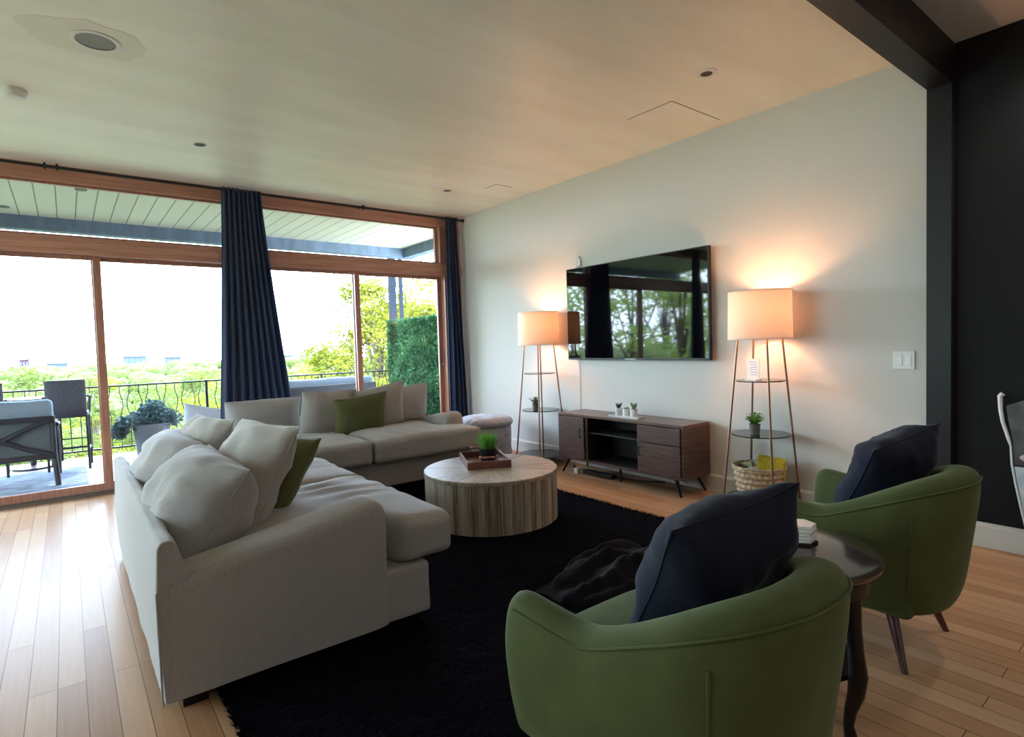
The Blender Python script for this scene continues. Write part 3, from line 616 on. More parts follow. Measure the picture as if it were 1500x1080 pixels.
for k in range(26000):
    if k < 6000:      # fringe of tufts along the two long visible edges and the far end
        s_ = rnd.random(); x = RX1 - .01 + rnd.random() * .02 if k % 2 else RX0 + .01 - rnd.random() * .02; y = RY0 + (RY1 - RY0) * s_
    else:
        x = RX0 + (RX1 - RX0) * rnd.random(); y = RY0 + (RY1 - RY0) * rnd.random()
    a = rnd.random() * 2 * PI; l = .012 + .014 * rnd.random(); p = Vector((x, y, .012)); d = Vector((math.cos(a) * .8, math.sin(a) * .8, .7)) * l; s = Vector((-math.sin(a), math.cos(a), 0)) * .0035
    m.add([p - s, p + s, p + d + s * .4, p + d - s * .4], [(0, 1, 2, 3)])
m.build('tufts', RUGM, rug, smooth=False, kind='stuff')
# throw heap
R = []; n = 70
for i in range(n + 1):
    row = []
    for j in range(n + 1):
        u, v = i / n * 2 - 1, j / n * 2 - 1; r = math.sqrt(u * u + v * v); k = max(0, 1 - (abs(u) ** 2.4 + abs(v) ** 2.4))
        x, y = u * .36, v * .24
        h = .10 * k ** .45 * (1 + .3 * math.sin(u * 2.2 + .4)) + k ** .3 * (.05 * N3((x, y, 0), 5, 2) + .03 * abs(N3((x, y, 0), 12, 4)) + .02 * math.sin((x * .6 + y) * 34 + 4 * N3((x, y, 0), 4, 1)))
        row.append((x * (1 + .1 * N3((u, v, 1), 2)), y * (1 + .15 * N3((u, v, 4), 2)), max(0, h)))
    R.append(row)
o = MB().rows(R).build('throw_blanket', BLANKM, angle=0); o.location = (2.13, 1.93, .026); o.rotation_euler = (0, 0, math.radians(10)); tag(o, 'crumpled black plush throw heaped on the rug in front of the near armchair', 'blanket')

# ================================================================ SOFAS
def fabric(amp, fr, seed):
    def f(p):
        q = Vector(p); q.z += amp * N3(p, fr, seed); q.x += amp * .6 * N3(p, fr, seed + 1); q.y += amp * .6 * N3(p, fr, seed + 2); return q
    return f
def make_sofa(label, loc, rz, L_, group, seed):
    t = thing('sofa', label, 'sofa', loc, rz, group); h = L_ / 2; AW = .2
    # base skirt
    o = rbox(h - .012, .515, .115, .02, fabric(.004, 5, seed)).build('base', SOFAM, t, angle=0); o.location = (0, -.525, .165)
    # back frame
    prof = [(0.0, .05), (.012, .30), (.004, .45), (-.002, .585), (-.012, .605), (-.045, .608), (-.06, .595), (-.10, .47), (-.19, .30), (-.19, .05)]
    R = []
    for i in range(31):
        x = -h + 2 * h * i / 30; w_ = .004 * math.sin(i * 1.7); R.append([(x, y + (.006 * N3((x, 0, z), 4, seed)), z + w_ * (z > .5)) for y, z in prof])
    MB().rows(R, cu=True, capA=True, capB=True).build('back_frame', SOFAM, t, bevel=.008)
    MB().tube([(-h - .001, -.001, .44), (-h - .001, -.05, .455), (-h - .001, -.115, .485)], .003).tube([(-h - .002, .004, .05), (-h - .002, .006, .44)], .0035).build('seam', SOFAM, t)
    for s in (-1, 1):
        R = []; ys = [-.03, -.08, -.15, -.25, -.35, -.45, -.55, -.65, -.72, -.77, -.80, -.82, -.828]
        for y in ys:
            k = min(1, max(0, (-y - .03) / .32)); zt = .472 + .125 * min(1, (-y - .03) / .75)
            e = max(0, (-y - .76) / .068); zt -= .03 * e ** 3; ins = .010 * e ** 2
            row = []
            W_ = AW / 2; xc = s * (h - W_)
            rr = .05
            pts = [(-W_ + ins, .055), (-W_ + ins - .004, .25), (-W_ + ins - .008, zt - rr)]
            pts += [(-(W_ + .008 - ins - rr) - rr * math.cos(a * PI / 12), zt - rr + rr * math.sin(a * PI / 12)) for a in range(1, 6)]
            pts += [(0, zt + .004)]
            pts += [((W_ + .008 - ins - rr) + rr * math.cos(a * PI / 12), zt - rr + rr * math.sin(a * PI / 12)) for a in range(5, 0, -1)]
            pts += [(W_ - ins + .008, zt - rr), (W_ - ins + .004, .25), (W_ - ins, .055)]
            R.append([(xc + a + .004 * N3((a, y, z), 5, seed), y, z) for a, z in pts])
        MB().rows(R, cu=True, capA=True, capB=True).build('arm', SOFAM, t, angle=60)
    # T-shaped seat cushions
    for s in (-1, 1):
        x0, x1 = 0.006, h - AW - .005; hx = (x1 - x0) / 2; hy = .44
        def tee(p, s=s, hx=hx):
            q = Vector(p); y = q.y
            if y < -.14 and s * q.x > 0:      # front part widens in front of the arm
                e = min(1, (-.14 - y) / .05) if y > -.19 else 1; q.x += s * (AW + .0) * (abs(q.x) / hx) ** 2 * e
            crown = (1 - (p.x / hx) ** 4) * (1 - (p.y / hy) ** 4)
            q.z += (.026 * crown if p.z > 0 else -.006 * crown)
            if p.z > 0: q.z += .010 * N3(p, 4, seed + s) + .011 * math.sin((p.x + .3 * p.y) * 30 + 6 * N3(p, 3, seed)) * max(0, N3(p, 2.5, seed + 4) + .2)
            q.y += .006 * N3(p, 5, seed); return q
        o = rbox(hx, hy, .098, .045, tee, n=26).build('seat_cushion', SOFAM, t, angle=0); o.location = (s * (x0 + hx), -.735, .382)
    for a in (-1, 1):
        for b in (-.1, -.95):
            MB().box(a * (h - .09) - .045, a * (h - .09) + .045, b - .04, b + .04, 0.0, .055).build('foot', BLACKWOOD, t, smooth=False)
    return t
make_sofa('near grey linen sofa seen from its end, back to the left', (.203, 3.26, 0), PI / 2, 2.09, 'pair of grey linen sofas', 3)
make_sofa('far grey linen sofa standing along the window wall', (1.945, 5.505, 0), 0, 2.17, 'pair of grey linen sofas', 11)
G1 = 'loose cushions on the near sofa'; G2 = 'loose cushions on the far sofa'
# near sofa: rz=-90 puts pillow's front (+-Y) along x
H = -PI / 2
pillow('back_cushion', 'plump grey back cushion on the near sofa, closest to its near arm', (.43, 2.82, .59), (.82, .43, .38), H, math.radians(-34), SOFAM, 0, 2, G1, 'cushion', wr=.026, ear=.03, pipe=.003)
pillow('back_cushion', 'plump grey back cushion on the near sofa, at its window end', (.43, 3.70, .59), (.80, .42, .34), H, math.radians(-32), SOFAM, 0, 5, G1, 'cushion', wr=.026, ear=.03, pipe=.003)
pillow('throw_pillow', 'beige square pillow on the near sofa, in front of the nearest back cushion', (.640, 2.88, .655), (.60, .54, .21), H + math.radians(10), math.radians(-27), PILLM, 0, 7, G1, wr=.022)
pillow('throw_pillow', 'olive green pillow on the near sofa, leaning behind a beige pillow', (.795, 2.97, .61), (.46, .46, .15), H + math.radians(10), math.radians(-34), OLIVE, 0, 8, G1)
pillow('throw_pillow', 'beige pillow on the near sofa, second from the camera, in front of the window-end cushion', (.56, 3.66, .645), (.58, .50, .20), H + math.radians(9), math.radians(-25), PILLM, 0, 9, G1, wr=.022)
# far sofa
pillow('back_cushion', 'wide grey back cushion at the left end of the far sofa', (1.33, 5.24, .62), (.62, .42, .24), 0, math.radians(14), SOFAM, 0, 12, G2, 'cushion', ear=.02, pipe=.003)
pillow('back_cushion', 'wide grey back cushion at the right end of the far sofa beside the arm', (2.60, 5.24, .64), (.70, .42, .24), 0, math.radians(14), SOFAM, math.radians(-4), 13, G2, 'cushion', ear=.02, pipe=.003)
pillow('throw_pillow', 'left beige square pillow on the far sofa, beside the green one', (1.83, 5.06, .655), (.50, .46, .16), math.radians(2), math.radians(18), PILLM, math.radians(1), 14, G2)
pillow('throw_pillow', 'tall beige square pillow on the far sofa, behind and right of the green one', (2.33, 5.06, .665), (.52, .46, .16), math.radians(2), math.radians(18), PILLM, math.radians(-9), 15, G2)
pillow('throw_pillow', 'olive green square pillow in the middle of the far sofa', (2.09, 4.93, .625), (.49, .41, .15), math.radians(0), math.radians(20), OLIVE, math.radians(-5), 16, G2)

# ================================================================ COFFEE TABLE
t = thing('coffee_table', 'round drum coffee table of weathered wood staves on the black rug', 'table', (2.33, 3.255, .024), 0)
MB().lathe([(.455, 0), (.465, .004), (.466, .322)], 96, capB=False).build('drum', DRUMS, t)
MB().lathe([(.001, .322), (.466, .322), (.470, .326), (.470, .344), (.466, .349), (.25, .349), (.001, .349)], 96).build('tabletop', DRUMT, t)
ZT = .374
t = thing('serving_tray', 'reddish wooden serving tray with brass handles on the drum table', 'tray', (2.375, 3.395, ZT), math.radians(-25))
MB().box(-.155, .155, -.21, .21, 0, .012).build('tray_floor', TRAYW, t, bevel=.001)
MB().box(-.155, .155, -.21, -.198, .012, .052).box(-.155, .155, .198, .21, .012, .052).box(-.155, -.143, -.198, .198, .012, .052).box(.143, .155, -.198, .198, .012, .052).build('tray_sides', TRAYW, t, bevel=.002)
for s in (-1, 1):
    y = s * .205
    hh = MB().tube([(-.06, y, .046), (-.06, y, .078), (.06, y, .078), (.06, y, .046)], .006, 10).ball((-.06, y, .08), .012, 8).ball((.06, y, .08), .012, 8)
    for q in range(5): hh.ball((-.04 + .02 * q, y, .078), .009, 8)
    hh.build('handle', BRASS, t)
rnd = random.Random(3)
t = thing('potted_grass', 'tufty bright green grass in a black pot on the wooden tray', 'plant', (2.44, 3.44, ZT + .0125))
MB().lathe([(.001, 0), (.056, 0), (.06, .006), (.064, .085), (.058, .085), (.056, .07)], 32, capB=False).build('pot', BLACKPOT, t)
MB().lathe([(.001, .072), (.056, .072)], 32, capA=False, capB=False).build('soil', SOIL, t)
m = MB()
for k in range(420):
    a = rnd.random() * 2 * PI; r = .045 * math.sqrt(rnd.random()); p = Vector((r * math.cos(a), r * math.sin(a), .07)); le = (.07 + .07 * rnd.random()); o_ = Vector((math.cos(a), math.sin(a), 0)) * (r / .045) * .075 * rnd.random()
    s = Vector((-math.sin(a + k), math.cos(a + k), 0)) * .0022; q1 = p + Vector((0, 0, le * .55)) + o_ * .35; q2 = p + Vector((0, 0, le)) + o_
    m.add([p - s, p + s, q1 + s, q2, q1 - s], [(0, 1, 2, 3, 4)])
m.build('grass_blades', GRASSM, t, smooth=False)

# ================================================================ BARREL CHAIRS
def make_chair(label, loc, rz, seed=0):
    t = thing('barrel_armchair', label, 'armchair', loc, rz, 'green velvet barrel armchairs')
    A, B, YF, YB = .288, .25, .36, .0; nS, nA = 14, 40
    path = []
    for i in range(nS): path.append((-A, YF + (YB - YF) * i / nS, -1, 0, 0))
    for i in range(nA + 1):
        th = PI * i / nA; c_, s_ = math.cos(th), math.sin(th); e = 2 / 2.35
        x = -A * math.copysign(abs(c_) ** e, c_); y = YB - B * abs(s_) ** e
        nx_, ny_ = -c_ / A, -s_ / B; l = math.hypot(nx_, ny_); path.append((x, y, nx_ / l, ny_ / l, s_))
    for i in range(1, nS + 1): path.append((A, YB + (YF - YB) * i / nS, 1, 0, 0))
    R = []; rimpts = []
    for (x, y, nx_, ny_, s_) in path:
        x *= 1 - .17 * min(1, max(0, (.30 - y) / .36)) ** 1.3
        f_ = max(0, (y - .30) / .06) if y > .30 else 0
        st = min(1, max(0, (.14 - y) / .46)); st = st * st * (3 - 2 * st)
        zt = .572 + .168 * st + .026 * min(1, max(0, (y - .1) / .22)) - .03 * f_ ** 2
        w_ = .046 + .012 * st; lean = .028 * st
        bt_ = .0
        prof = [(-.045, .205), (.0, .19), (.022, .225), (.043, .30), (.056, .42), (.058 + lean, zt - .10), (w_ + lean, zt - .035), (w_ * .72 + lean, zt - .01), (lean * .9 + w_ * .1, zt), (-w_ * .55 + lean * .8, zt - .008), (-w_ + lean * .6, zt - .035), (-.052 + lean * .3, zt - .10), (-.055, .42), (-.055, .30)]
        row = []
        for d_, z in prof:
            dd = d_ - .012 * f_ if d_ > 0 else d_ + .012 * f_
            row.append((x + nx_ * dd, y + ny_ * dd, z))
        R.append(row); rimpts.append(Vector((x + nx_ * (w_ + lean + .001), y + ny_ * (w_ + lean + .001), zt - .04)))
    MB().rows(R, cu=True, capA=True, capB=True).build('shell', GREEN, t, sub=1, angle=0)
    MB().tube(rimpts[2:-2], .0035, 6).build('piping', GREEN, t)
    for k in (22, 46):
        q = R[k]; MB().tube([Vector(q[i]) - Vector((path[k][2], path[k][3], 0)) * .002 for i in (3, 4, 5)], .004, 6).build('back_seam', GREEN, t)
    o = rbox(.225, .27, .085, .03, None).build('seat_frame', GREEN, t, angle=0); o.location = (0, .075, .27)
    def cr_(p):
        q = Vector(p)
        if p.z > 0: q.z += .02 * (1 - (p.x / .25) ** 4) * (1 - (p.y / .32) ** 4)
        q.x *= 1 - .17 * min(1, max(0, (.27 - p.y) / .4)); return q
    o = rbox(.25, .29, .05, .035, cr_).build('seat_cushion', GREEN, t, angle=0); o.location = (0, .085, .385)
    for a in (-1, 1):
        for b, yy, ll in ((1, .28, .2), (-1, -.135, .21)):
            MB().tube([(a * .165, yy + .03 * (yy < 0), .23), (a * .235, yy + b * .045, 0.0)], [.023, .011], 14).build('leg', LEGRED, t)
    return t
make_chair('nearest green velvet barrel armchair, low in the picture centre, back to the camera', (1.205, .83, 0), 0)
make_chair('green velvet barrel armchair at the right, in front of the black wall', (2.57, .905, 0), 0)
pillow('navy_pillow', 'dark navy square pillow propped in the nearest green armchair', (1.265, .815, .655), (.42, .43, .24), math.radians(-8), math.radians(29), NAVY, math.radians(-7), 21, 'navy pillows on the green armchairs', wr=.03)
pillow('navy_pillow', 'dark navy square pillow propped in the right-hand green armchair', (2.655, .895, .645), (.46, .42, .22), math.radians(-6), math.radians(29), NAVY, math.radians(-9), 22, 'navy pillows on the green armchairs', wr=.03)

# ================================================================ SIDE TABLE + COASTERS
t = thing('side_table', 'round black side table with curved legs between the two green armchairs', 'table', (1.858, .905, 0), 0)
MB().lathe([(.001, .508), (.246, .508), (.259, .514), (.264, .522), (.264, .530), (.259, .537), (.246, .540), (.001, .540)], 72).build('tabletop', STONE, t)
MB().lathe([(.19, .508), (.19, .445), (.2, .44), (.225, .445), (.23, .508)], 8 * 6, capA=False, capB=False).build('apron', BLACKWOOD, t)
for k in range(4):
    a = math.radians(-98 + 90 * k); c_, s_ = math.cos(a), math.sin(a)
    P = [(.195, .50), (.20, .44), (.205, .36), (.212, .28), (.218, .21), (.212, .15), (.195, .09), (.188, .04), (.195, .012), (.195, 0)]; RR = [.026, .026, .022, .022, .027, .024, .018, .015, .018, .018]
    MB().tube([(r * c_, r * s_, z) for r, z in P], RR, 16).build('leg', BLACKWOOD, t, angle=0)
MB().lathe([(.001, .185), (.19, .185), (.198, .192), (.19, .20), (.001, .20)], 48).build('lower_shelf', BLACKWOOD, t)
CB = (1.925, .905, .5405)
cl = ['bottom', 'second from the bottom', 'middle', 'second from the top', 'top']
def hexm(r, z0, z1): return MB().lathe([(.001, z0), (r, z0), (r, z1), (.001, z1)], 6)
o = hexm(.056, 0, .008).build('coaster_base', TVB, bevel=.0015); o.location = CB; tag(o, 'black hexagonal base under the stack of white coasters', 'coaster holder')
for k in range(5):
    o = hexm(.052, 0, .0105).build('hexagonal_coaster', MARBLE, bevel=.0018); o.location = (CB[0] + .002 * math.sin(k * 2), CB[1] + .002 * math.cos(k * 3), CB[2] + .0085 + .0112 * k); o.rotation_euler = (0, 0, .1 + .05 * math.sin(k * 5))
    tag(o, 'white marble hexagonal coaster, %s of its stack on the black side table' % cl[k], 'coaster', 'stacked white coasters on the side table')

# ================================================================ WALL PIECE AT THE RIGHT EDGE
t = thing('wall_sculpture', 'tall shaped grey and pale blue panel with a white rim, cut by the right edge', 'wall decoration', (4.04, 0, 0))
lf = [(.79, .885), (.802, .872), (.80, .80), (.79, .73), (.765, .64), (.755, .60), (.75, .50), (.735, .40), (.715, .29), (.69, .16)]
rt = [(.30, .20), (.26, .40), (.24, .60), (.25, .78), (.35, .90), (.60, .78), (.72, .70), (.765, .80)]
def slab(poly, x0, x1, name, m_, bev=0):
    return MB().prism(poly, x0, x1).build(name, m_, t, bevel=bev, smooth=bool(bev))
DG = mat('smoky_grey_panel', rgb(92, 92, 92), .5, col2=rgb(60, 60, 62), cscale=9); LB = mat('pale_blue_panel', rgb(176, 196, 206), .5, col2=rgb(206, 216, 222), cscale=12)
slab([(.775, .82), (.765, .74), (.745, .63), (.738, .50), (.26, .50), (.25, .86), (.60, .9)], -.012, .012, 'upper_panel', DG)
slab([(.738, .49), (.728, .42), (.708, .30), (.685, .175), (.30, .175), (.26, .49)], -.012, .012, 'lower_panel', LB)
MB().tube([(-.004, y, z) for y, z in lf], [.014, .012, .010, .009, .009, .006, .006, .006, .006, .006], 8).build('rim', WHITEC, t)
MB().ball((-.02, .665, .545), .05, 10, .45).build('rosette', mat('dusty_rose_stone', rgb(178, 160, 158), .5), t)

# ================================================================ OUTSIDE: DECK
struct('deck_floor', MB().box(-4.2, 5.0, WY + .14, 9.12, -.12, -.05), DECKM)
struct('canopy_ceiling', MB().box(-4.2, 4.62, WY + .12, 8.74, 2.90, 2.96), CANOPYM)
struct('canopy_beam', MB().box(-4.3, 4.78, 8.70, 8.86, 2.745, 2.98).box(4.56, 4.72, WY + .12, 8.70, 2.745, 2.98), BLUEBEAM)
struct('canopy_post', MB().box(4.41, 4.53, 8.96, 9.02, -.05, 3.4), POSTM)
struct('canopy_post', MB().box(4.605, 4.665, 8.97, 9.01, -.05, 3.4), POSTM)
struct('canopy_roof', MB().box(-4.3, 4.8, WY + .12, 8.9, 2.98, 3.05), BLUEBEAM)
for i, (x, y) in enumerate(((.2, 7.1), (-.45, 8.3), (1.7, 7.2))):
    t = thing('canopy_light', ['small recessed light in the canopy nearest the left door frame', 'small recessed light in the canopy at the far left', 'small recessed light in the canopy just left of the wide curtain'][i], 'ceiling light', (x, y, 2.9), 0, 'small canopy lights')
    MB().lathe([(.001, 0), (.05, 0), (.05, -.01), (.001, -.012)], 20).build('lens', DLD, t)
# railing with posts
rl = thing('deck_railing', 'thin black metal railing with wavy balusters along the deck edge', 'railing', (0, 9.05, 0))
MB().box(-4.1, 4.9, -.02, .02, .835, .855).build('top_rail', IRON, rl, smooth=False)
MB().box(-4.1, 4.9, -.012, .012, .03, .05).build('bottom_rail', IRON, rl, smooth=False)
for x in (-3.4, -1.75, -.1, 1.55, 3.2): MB().box(x - .016, x + .016, -.016, .016, -.05, .86).build('post', IRON, rl, smooth=False)
for k in range(66):
    x = -2.2 + .105 * k
    if min(abs(x - q) for q in (-3.4, -1.75, -.1, 1.55, 3.2)) < .03: continue
    s = (-1) ** k
    MB().tube([(x, 0, .05), (x, 0, .45), (x + s * .028, 0, .56), (x + s * .03, 0, .64), (x, 0, .75), (x, 0, .836)], .0055, 5).build('baluster', IRON, rl)
# privacy hedge panel
hp = thing('hedge_panel', 'tall artificial boxwood hedge screen at the right end of the deck', 'hedge', (4.42, 7.85, -.05))
MB().box(-.02, .04, -1.15, 1.15, 0.02, 1.74).build('backing', mat('dark_green_backing', rgb(34, 60, 44), .9), hp, smooth=False)
rnd = random.Random(5); m = MB()
for k in range(15000):
    y = -1.16 + 2.32 * rnd.random(); z = .02 + 1.73 * rnd.random(); x = -.03 - .05 * rnd.random() * (1 + .6 * N3((y, z, 0), 3)); c = Vector((x, y, z))
    a = Vector((rnd.gauss(-.3, .6), rnd.gauss(0, 1), rnd.gauss(0, 1))).normalized(); b = a.cross(Vector((rnd.gauss(0, 1), rnd.gauss(0, 1), rnd.gauss(0, 1)))).normalized(); l = .02 + .02 * rnd.random()
    m.add([c - a * l, c + b * l * .5, c + a * l, c - b * l * .5], [(0, 1, 2, 3)])
m.build('leaves', HEDGEM, hp, smooth=False)
o = MB().box(-2.4, .12, 6.75, 8.35, -.05, -.042).build('outdoor_rug', RUGOUT, smooth=False); tag(o, 'pale blue striped outdoor rug on the deck outside the left door', 'rug')
# lounge chair with X back
t = thing('patio_lounge_chair', 'dark framed outdoor lounge chair with crossed back and grey cushion beyond the left door', 'chair', (-.53, 7.33, -.05), 0)
W2 = .41
MB().box(-W2, W2, -.035, .02, .66, .71).box(-W2, W2, -.035, .02, .28, .33).build('back_rails', OUTFR, t, bevel=.004)
for s in (-1, 1):
    MB().tube([(s * (W2 - .02), .0, .70), (s * (W2 - .02), 0, .35), (s * W2, -.03, 0)], [.024, .026, .024], 8).build('leg', OUTFR, t)
    MB().tube([(s * W2, .72, .58), (s * (W2 + .005), .70, .3), (s * W2, .72, 0)], .024, 8).build('leg', OUTFR, t)
    MB().tube([(s * (W2 + .01), 0, .62), (s * (W2 + .02), .35, .6), (s * (W2 + .01), .74, .58)], .022, 8).build('arm', OUTFR, t)
cx_ = MB()
for s in (-1, 1): cx_.tube([(s * -.37, -.02, .675), (s * -.22, -.03, .61), (0, -.03, .495), (s * .2, -.03, .385), (s * .37, -.02, .32)], .023, 8)
cx_.build('cross_back', OUTFR, t)
MB().box(-W2 + .04, W2 - .04, .004, .012, .33, .67).build('sling', OUTFAB, t, smooth=False)
MB().box(-W2 + .02, W2 - .02, 0, .72, .28, .33).build('seat_frame', OUTFR, t, bevel=.004)
o = rbox(W2 - .035, .34, .07, .04).build('seat_cushion', OUTCUSH, t, angle=0); o.location = (0, .38, .40)
o = rbox(W2 - .01, .07, .27, .05, fabric(.006, 5, 2)).build('back_cushion', OUTCUSH, t, angle=0); o.location = (0, .095, .60)
# wicker bar chairs
def bar_chair(label, x, y, rz):
    t = thing('wicker_bar_chair', label, 'chair', (x, y, -.05), rz, 'wicker bar chairs by the railing'); 
    R = []
    for i in range(11):
        u = i / 10 * 2 - 1; R.append([(u * .185, -.02 - .03 * (1 - u * u) + .02, z) for z in (.60, .75, .90, 1.03)])
    o = MB().rows(R).build('backrest', WICKER, t); q = o.modifiers.new('s', 'SOLIDIFY'); q.thickness = .03
    MB().box(-.19, .19, 0, .38, .60, .65).build('seat', WICKER, t, bevel=.01)
    for s in (-1, 1):
        MB().tube([(s * .18, 0, .62), (s * .185, -.02, 0)], .013, 8).build('leg', IRON, t); MB().tube([(s * .18, .38, .62), (s * .185, .4, 0)], .013, 8).build('leg', IRON, t)
        MB().tube([(s * .2, 0, .84), (s * .215, .2, .84), (s * .2, .38, .80), (s * .19, .39, .62)], .014, 8).build('arm', WICKER, t)
    MB().tube([(-.183, -.012, .26), (.183, -.012, .26)], .009).tube([(-.183, .392, .2), (.183, .392, .2)], .009).tube([(-.183, -.012, .36), (.183, -.012, .36)], .007).tube([(-.184, -.01, .22), (-.184, .39, .22)], .009).tube([(.184, -.01, .22), (.184, .39, .22)], .009).build('stretcher', IRON, t)
    return t
bar_chair('dark wicker bar chair beside the left door frame, behind the lounge chair', -.025, 8.2, math.radians(-4)); bar_chair('dark wicker bar chair cut off by the left edge', -.74, 8.2, math.radians(3))
# small bar table between chairs
t = thing('patio_table', 'round dark patio table beside the wicker bar chairs', 'table', (-.36, 8.72, -.05))
MB().lathe([(.001, .80), (.3, .80), (.3, .825), (.001, .825)], 40).build('tabletop', IRON, t); MB().lathe([(.2, 0), (.2, .02), (.03, .04), (.025, .80)], 24).build('pedestal', IRON, t)
# outdoor sofa
t = thing('patio_sofa', 'low outdoor sofa with pale grey cushions outside the right window bay', 'sofa', (2.92, 7.78, -.05), math.radians(7))
MB().box(-.66, .66, -.03, .03, .12, .80).build('back_frame', OUTFR, t, bevel=.01); MB().box(-.66, .66, 0, .72, .12, .28).build('seat_frame', OUTFR, t, bevel=.01)
o = rbox(.62, .34, .07, .04).build('seat_cushion', OUTCUSH, t, angle=0); o.location = (0, .40, .35)
o = rbox(.655, .075, .29, .05, fabric(.01, 4, 5)).build('back_cushion', OUTCUSH, t, angle=0); o.location = (0, .11, .60)
for s in (-1, 1):
    MB().box(s * .69 - .03, s * .69 + .03, -.03, .74, .0, .58).build('arm', OUTFR, t, bevel=.01)
# white pillow on a low chair outside, left of the curtain
t = thing('patio_daybed', 'low outdoor daybed with pale cushion just outside the glass left of the curtain', 'daybed', (1.02, 7.05, -.05), 0)
MB().box(-.3, .3, -.45, .45, .05, .25).build('frame', OUTFR, t, bevel=.01); o = rbox(.29, .44, .06, .04).build('mattress', OUTCUSH, t, angle=0); o.location = (0, 0, .31)
WP = mat('bright_white_outdoor_cloth', rgb(160, 168, 178), .8)
pillow('outdoor_pillow', 'white pillow leaning outside the glass behind the sofas', (1.16, 6.92, .46), (.46, .42, .14), math.radians(-30), math.radians(12), WP, math.radians(12), 31)
# planter
t = thing('planter', 'grey planter box of blue-grey leafy plants by the railing', 'planter', (.82, 8.55, -.05))
MB().lathe([(.14, 0), (.17, .02), (.21, .42), (.19, .42), (.18, .38)], 28, capB=False).build('pot', mat('weathered_grey_planter', rgb(110, 118, 124), .8, bump=.4, bscale=30), t)
leaves_mb([(0, 0, .50, .30, .25, .12), (-.16, .0, .46, .25, .2, .12), (.15, 0, .46, .2, .2, .12), (.02, 0, .6, .16, .16, .12), (-.34, 0, .36, .1, .12, .12)], 420, .06, random.Random(8)).build('leaves', SUCCB, t, smooth=False)

# ================================================================ OUTSIDE: HILLSIDE, TREES, CITY
R = []
for j in range(50):
    y = 10.2 * (600 / 10.2) ** (j / 49) if j else 9.14; row = []
    for i in range(61):
        x = (-1 + 2 * i / 60) * (12 + y * 1.3); d = y - 9.14
        z = -2.6 - 7.5 * (1 - math.exp(-d / 60)) + min(d / 30, 1) * 1.2 * noise.noise(Vector((x * .03, y * .03, 0))) + .3 * noise.noise(Vector((x * .3, y * .3, 1)))
        row.append((x, y, z))
    R.append(row)
o = MB().rows(R).build('hillside_ground', HILL, angle=0); o['kind'] = 'structure'
o = MB().rows([[(x, y, -3.0) for x in (-60, -4.3)] for y in (-40, 9.2)]).build('side_yard_ground', HILL); o['kind'] = 'structure'
GT = 'trees on the slope below the deck'
tree('yellow_green_tree', 'tall yellow-green tree beyond the railing, filling the view between door frames', (6.9, 14.8, -3.0), 5.9, 1.8, TREEY, 52, 330, .12, 21, GT)
tree('yellow_green_tree', 'loose airy tree with sparse branches behind the deck posts', (8.3, 15.8, -3.0), 7.6, 2.3, TREEG, 34, 150, .10, 22, GT)
tree('yellow_green_tree', 'bright tree crown showing above the hedge screen', (8.2, 13.0, -3.0), 6.4, 1.5, TREEY, 32, 260, .11, 23, GT)
sh = [(-.6, 11.2, 3.3, 1.1, TREEG), (.9, 11.0, 3.3, .9, TREEY), (2.0, 11.4, 3.45, 1.1, TREEY), (3.1, 11.6, 3.4, 1.0, TREEY), (4.2, 12.2, 3.7, 1.2, TREEY), (5.3, 11.6, 3.6, 1.0, TREEY), (-2.0, 11.6, 3.2, 1.2, TREEG)]
sl = ['green shrub below the railing behind the wicker bar chair', 'yellow-green shrub below the railing behind the planter', 'yellow shrub below the railing left of the wide curtain', 'yellow shrub hidden mostly by the wide curtain', 'yellow shrub below the railing behind the patio sofa', 'yellow shrub below the railing beside the hedge screen', 'green shrub below the railing at the left edge']
for k, (x, y, h_, s_, mm) in enumerate(sh):
    tree('garden_shrub', sl[k], (x, y, -3.1), h_, s_, mm, 20, 170, .085, 40 + k, 'shrubs just below the railing', 'shrub', low=.35, trunk=.05)
rnd = random.Random(99)
fl = [(-3.6, 30), (-1.2, 26), (.9, 31), (3.0, 27), (5.0, 33), (7.2, 29), (9.5, 36), (-6, 34), (12, 38), (-2.2, 40), (2.5, 42), (7, 46), (14, 48), (1.0, 52)]
pos = ['farthest left', 'left of the wicker chair back', 'right behind the wicker chair back', 'right of the left door frame', 'left of the wide curtain', 'behind the wide curtain', 'right of the wide curtain', 'off to the left edge', 'behind the tall yellow-green tree', 'in the second row at the left', 'in the second row beyond the planter', 'in the second row by the curtain', 'in the second row at the right', 'in the third row at the centre']
for k, (x, y) in enumerate(fl):
    zb = -2.6 - 7.5 * (1 - math.exp(-(y - 9.14) / 60)); top = 1.238 - (.026 + .012 * rnd.random()) * y - (.012 * y if k % 3 == 0 else 0)
    tree('hillside_tree', 'distant rounded green tree on the slope, ' + pos[k], (x, y, zb), top - zb, 1.9 + rnd.random(), (TREEG, TREEG, TREEY)[k % 3], 16, 110, .22, 60 + k, 'distant trees on the slope', low=.25)
# far canopy nobody could count
m = MB(); rnd = random.Random(77)
for k in range(700):
    y = 60 + 300 * rnd.random() ** 1.5; x = (-.55 + 1.3 * rnd.random()) * y * .75; r = 1.6 + y * .012
    c = (x, y, -10.2 + (60 - min(y, 60)) * .05); row = []
    pr_ = [(max(.01, r * math.sin(PI * i / 6)), r * .7 * (1 - math.cos(PI * i / 6))) for i in range(7)]
    a0 = len(m.v); m.lathe(pr_, 9, c)
    for q in range(a0, len(m.v)):
        v = Vector(m.v[q]); m.v[q] = tuple(v + Vector((1, 1, .6)) * r * .3 * noise.noise(v * .7))
o = m.build('distant_woodland', TREEG, angle=0); tag(o, 'far band of rounded treetops below the horizon', 'woodland', kind='stuff')
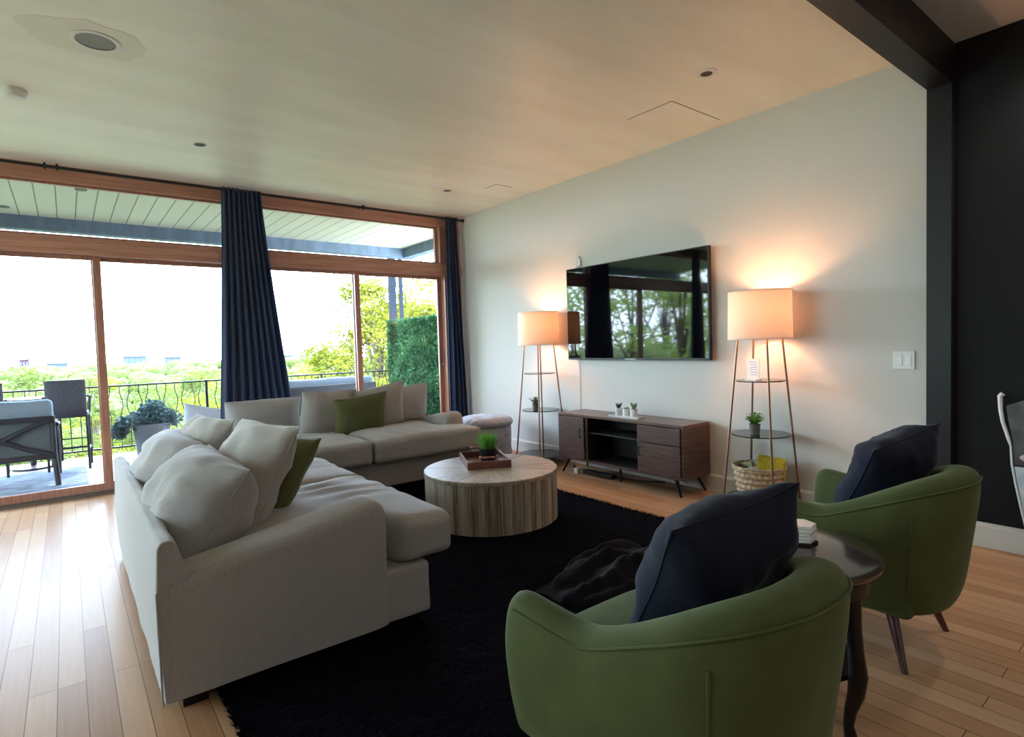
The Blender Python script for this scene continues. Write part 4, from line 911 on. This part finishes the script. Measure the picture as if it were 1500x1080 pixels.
# trees left of the house, mirrored in the television
lt = [(-8.5, 1.0), (-9.0, 3.6), (-8.2, 6.0), (-9.5, 8.6), (-7.0, 10.6), (-11.5, 5.0), (-12, 11.0), (-11, -1.0), (-3.2, 13.5), (-5.6, 12.6), (-7.5, 12.9), (-10.2, 13.6), (-13, 14.5), (-8.6, 17)]
lp = ['first', 'second', 'third', 'fourth', 'fifth', 'sixth', 'seventh', 'eighth', 'ninth', 'tenth', 'eleventh', 'twelfth', 'thirteenth', 'fourteenth']
for k, (x, y) in enumerate(lt):
    tree('garden_tree', 'green tree left of the house, %s from the house front, seen in the television' % lp[k], (x, y, -3.0), 6.4 + (k % 3) * .8, 1.9, TREES, 24, 80, .2, 80 + k, 'trees mirrored in the television', low=.3)
def building(name, label, x, y, z0, wx, wy, h_, wall, rows_, cols, group='far buildings on the horizon', roof=None):
    t = thing(name, label, 'building', (x, y, z0), 0, group)
    MB().box(-wx / 2, wx / 2, -wy / 2, wy / 2, 0, h_).build('walls', wall, t, smooth=False)
    MB().box(-wx / 2 - .5, wx / 2 + .5, -wy / 2 - .5, wy / 2 + .5, h_, h_ + .6).build('roof', roof or wall, t, smooth=False)
    for r in range(rows_):
        for c in range(cols):
            cx, cz = -wx / 2 + wx * (c + .5) / cols, h_ * (r + .5) / rows_; w2, h2 = wx / cols * .28, h_ / rows_ * .3
            MB().box(cx - w2, cx + w2, -wy / 2 - .1, -wy / 2, cz - h2, cz + h2).build('window', WINDK, t, smooth=False)
building('apartment_block', 'far reddish-brown apartment block on the horizon near the left edge', -17.7, 400, -10.5, 3.9, 4, 10.8, BRICKB, 3, 3)
building('warehouse', 'long pale teal roofed building on the horizon between door frame and curtain', 47, 400, -11, 66, 14, 5.6, TEALR, 1, 8)
building('office_block', 'pale low building on the horizon left of the door frame', -4, 400, -10.5, 9, 6, 8.2, PALEB, 2, 3)
building('office_block', 'pale block on the horizon right of the door frame', 34, 430, -11, 12, 8, 11.2, PALEB, 2, 4)
building('office_block', 'small pale block on the horizon above the planter', 56, 440, -11, 9, 8, 10, PALEB, 2, 3)
building('office_block', 'pale block on the horizon beside the wide curtain', 130, 420, -11, 16, 8, 8.5, PALEB, 2, 4)
building('warehouse', 'flat pale shed on the horizon at the left edge', -32, 380, -10.5, 14, 8, 6.2, TEALR, 1, 4)
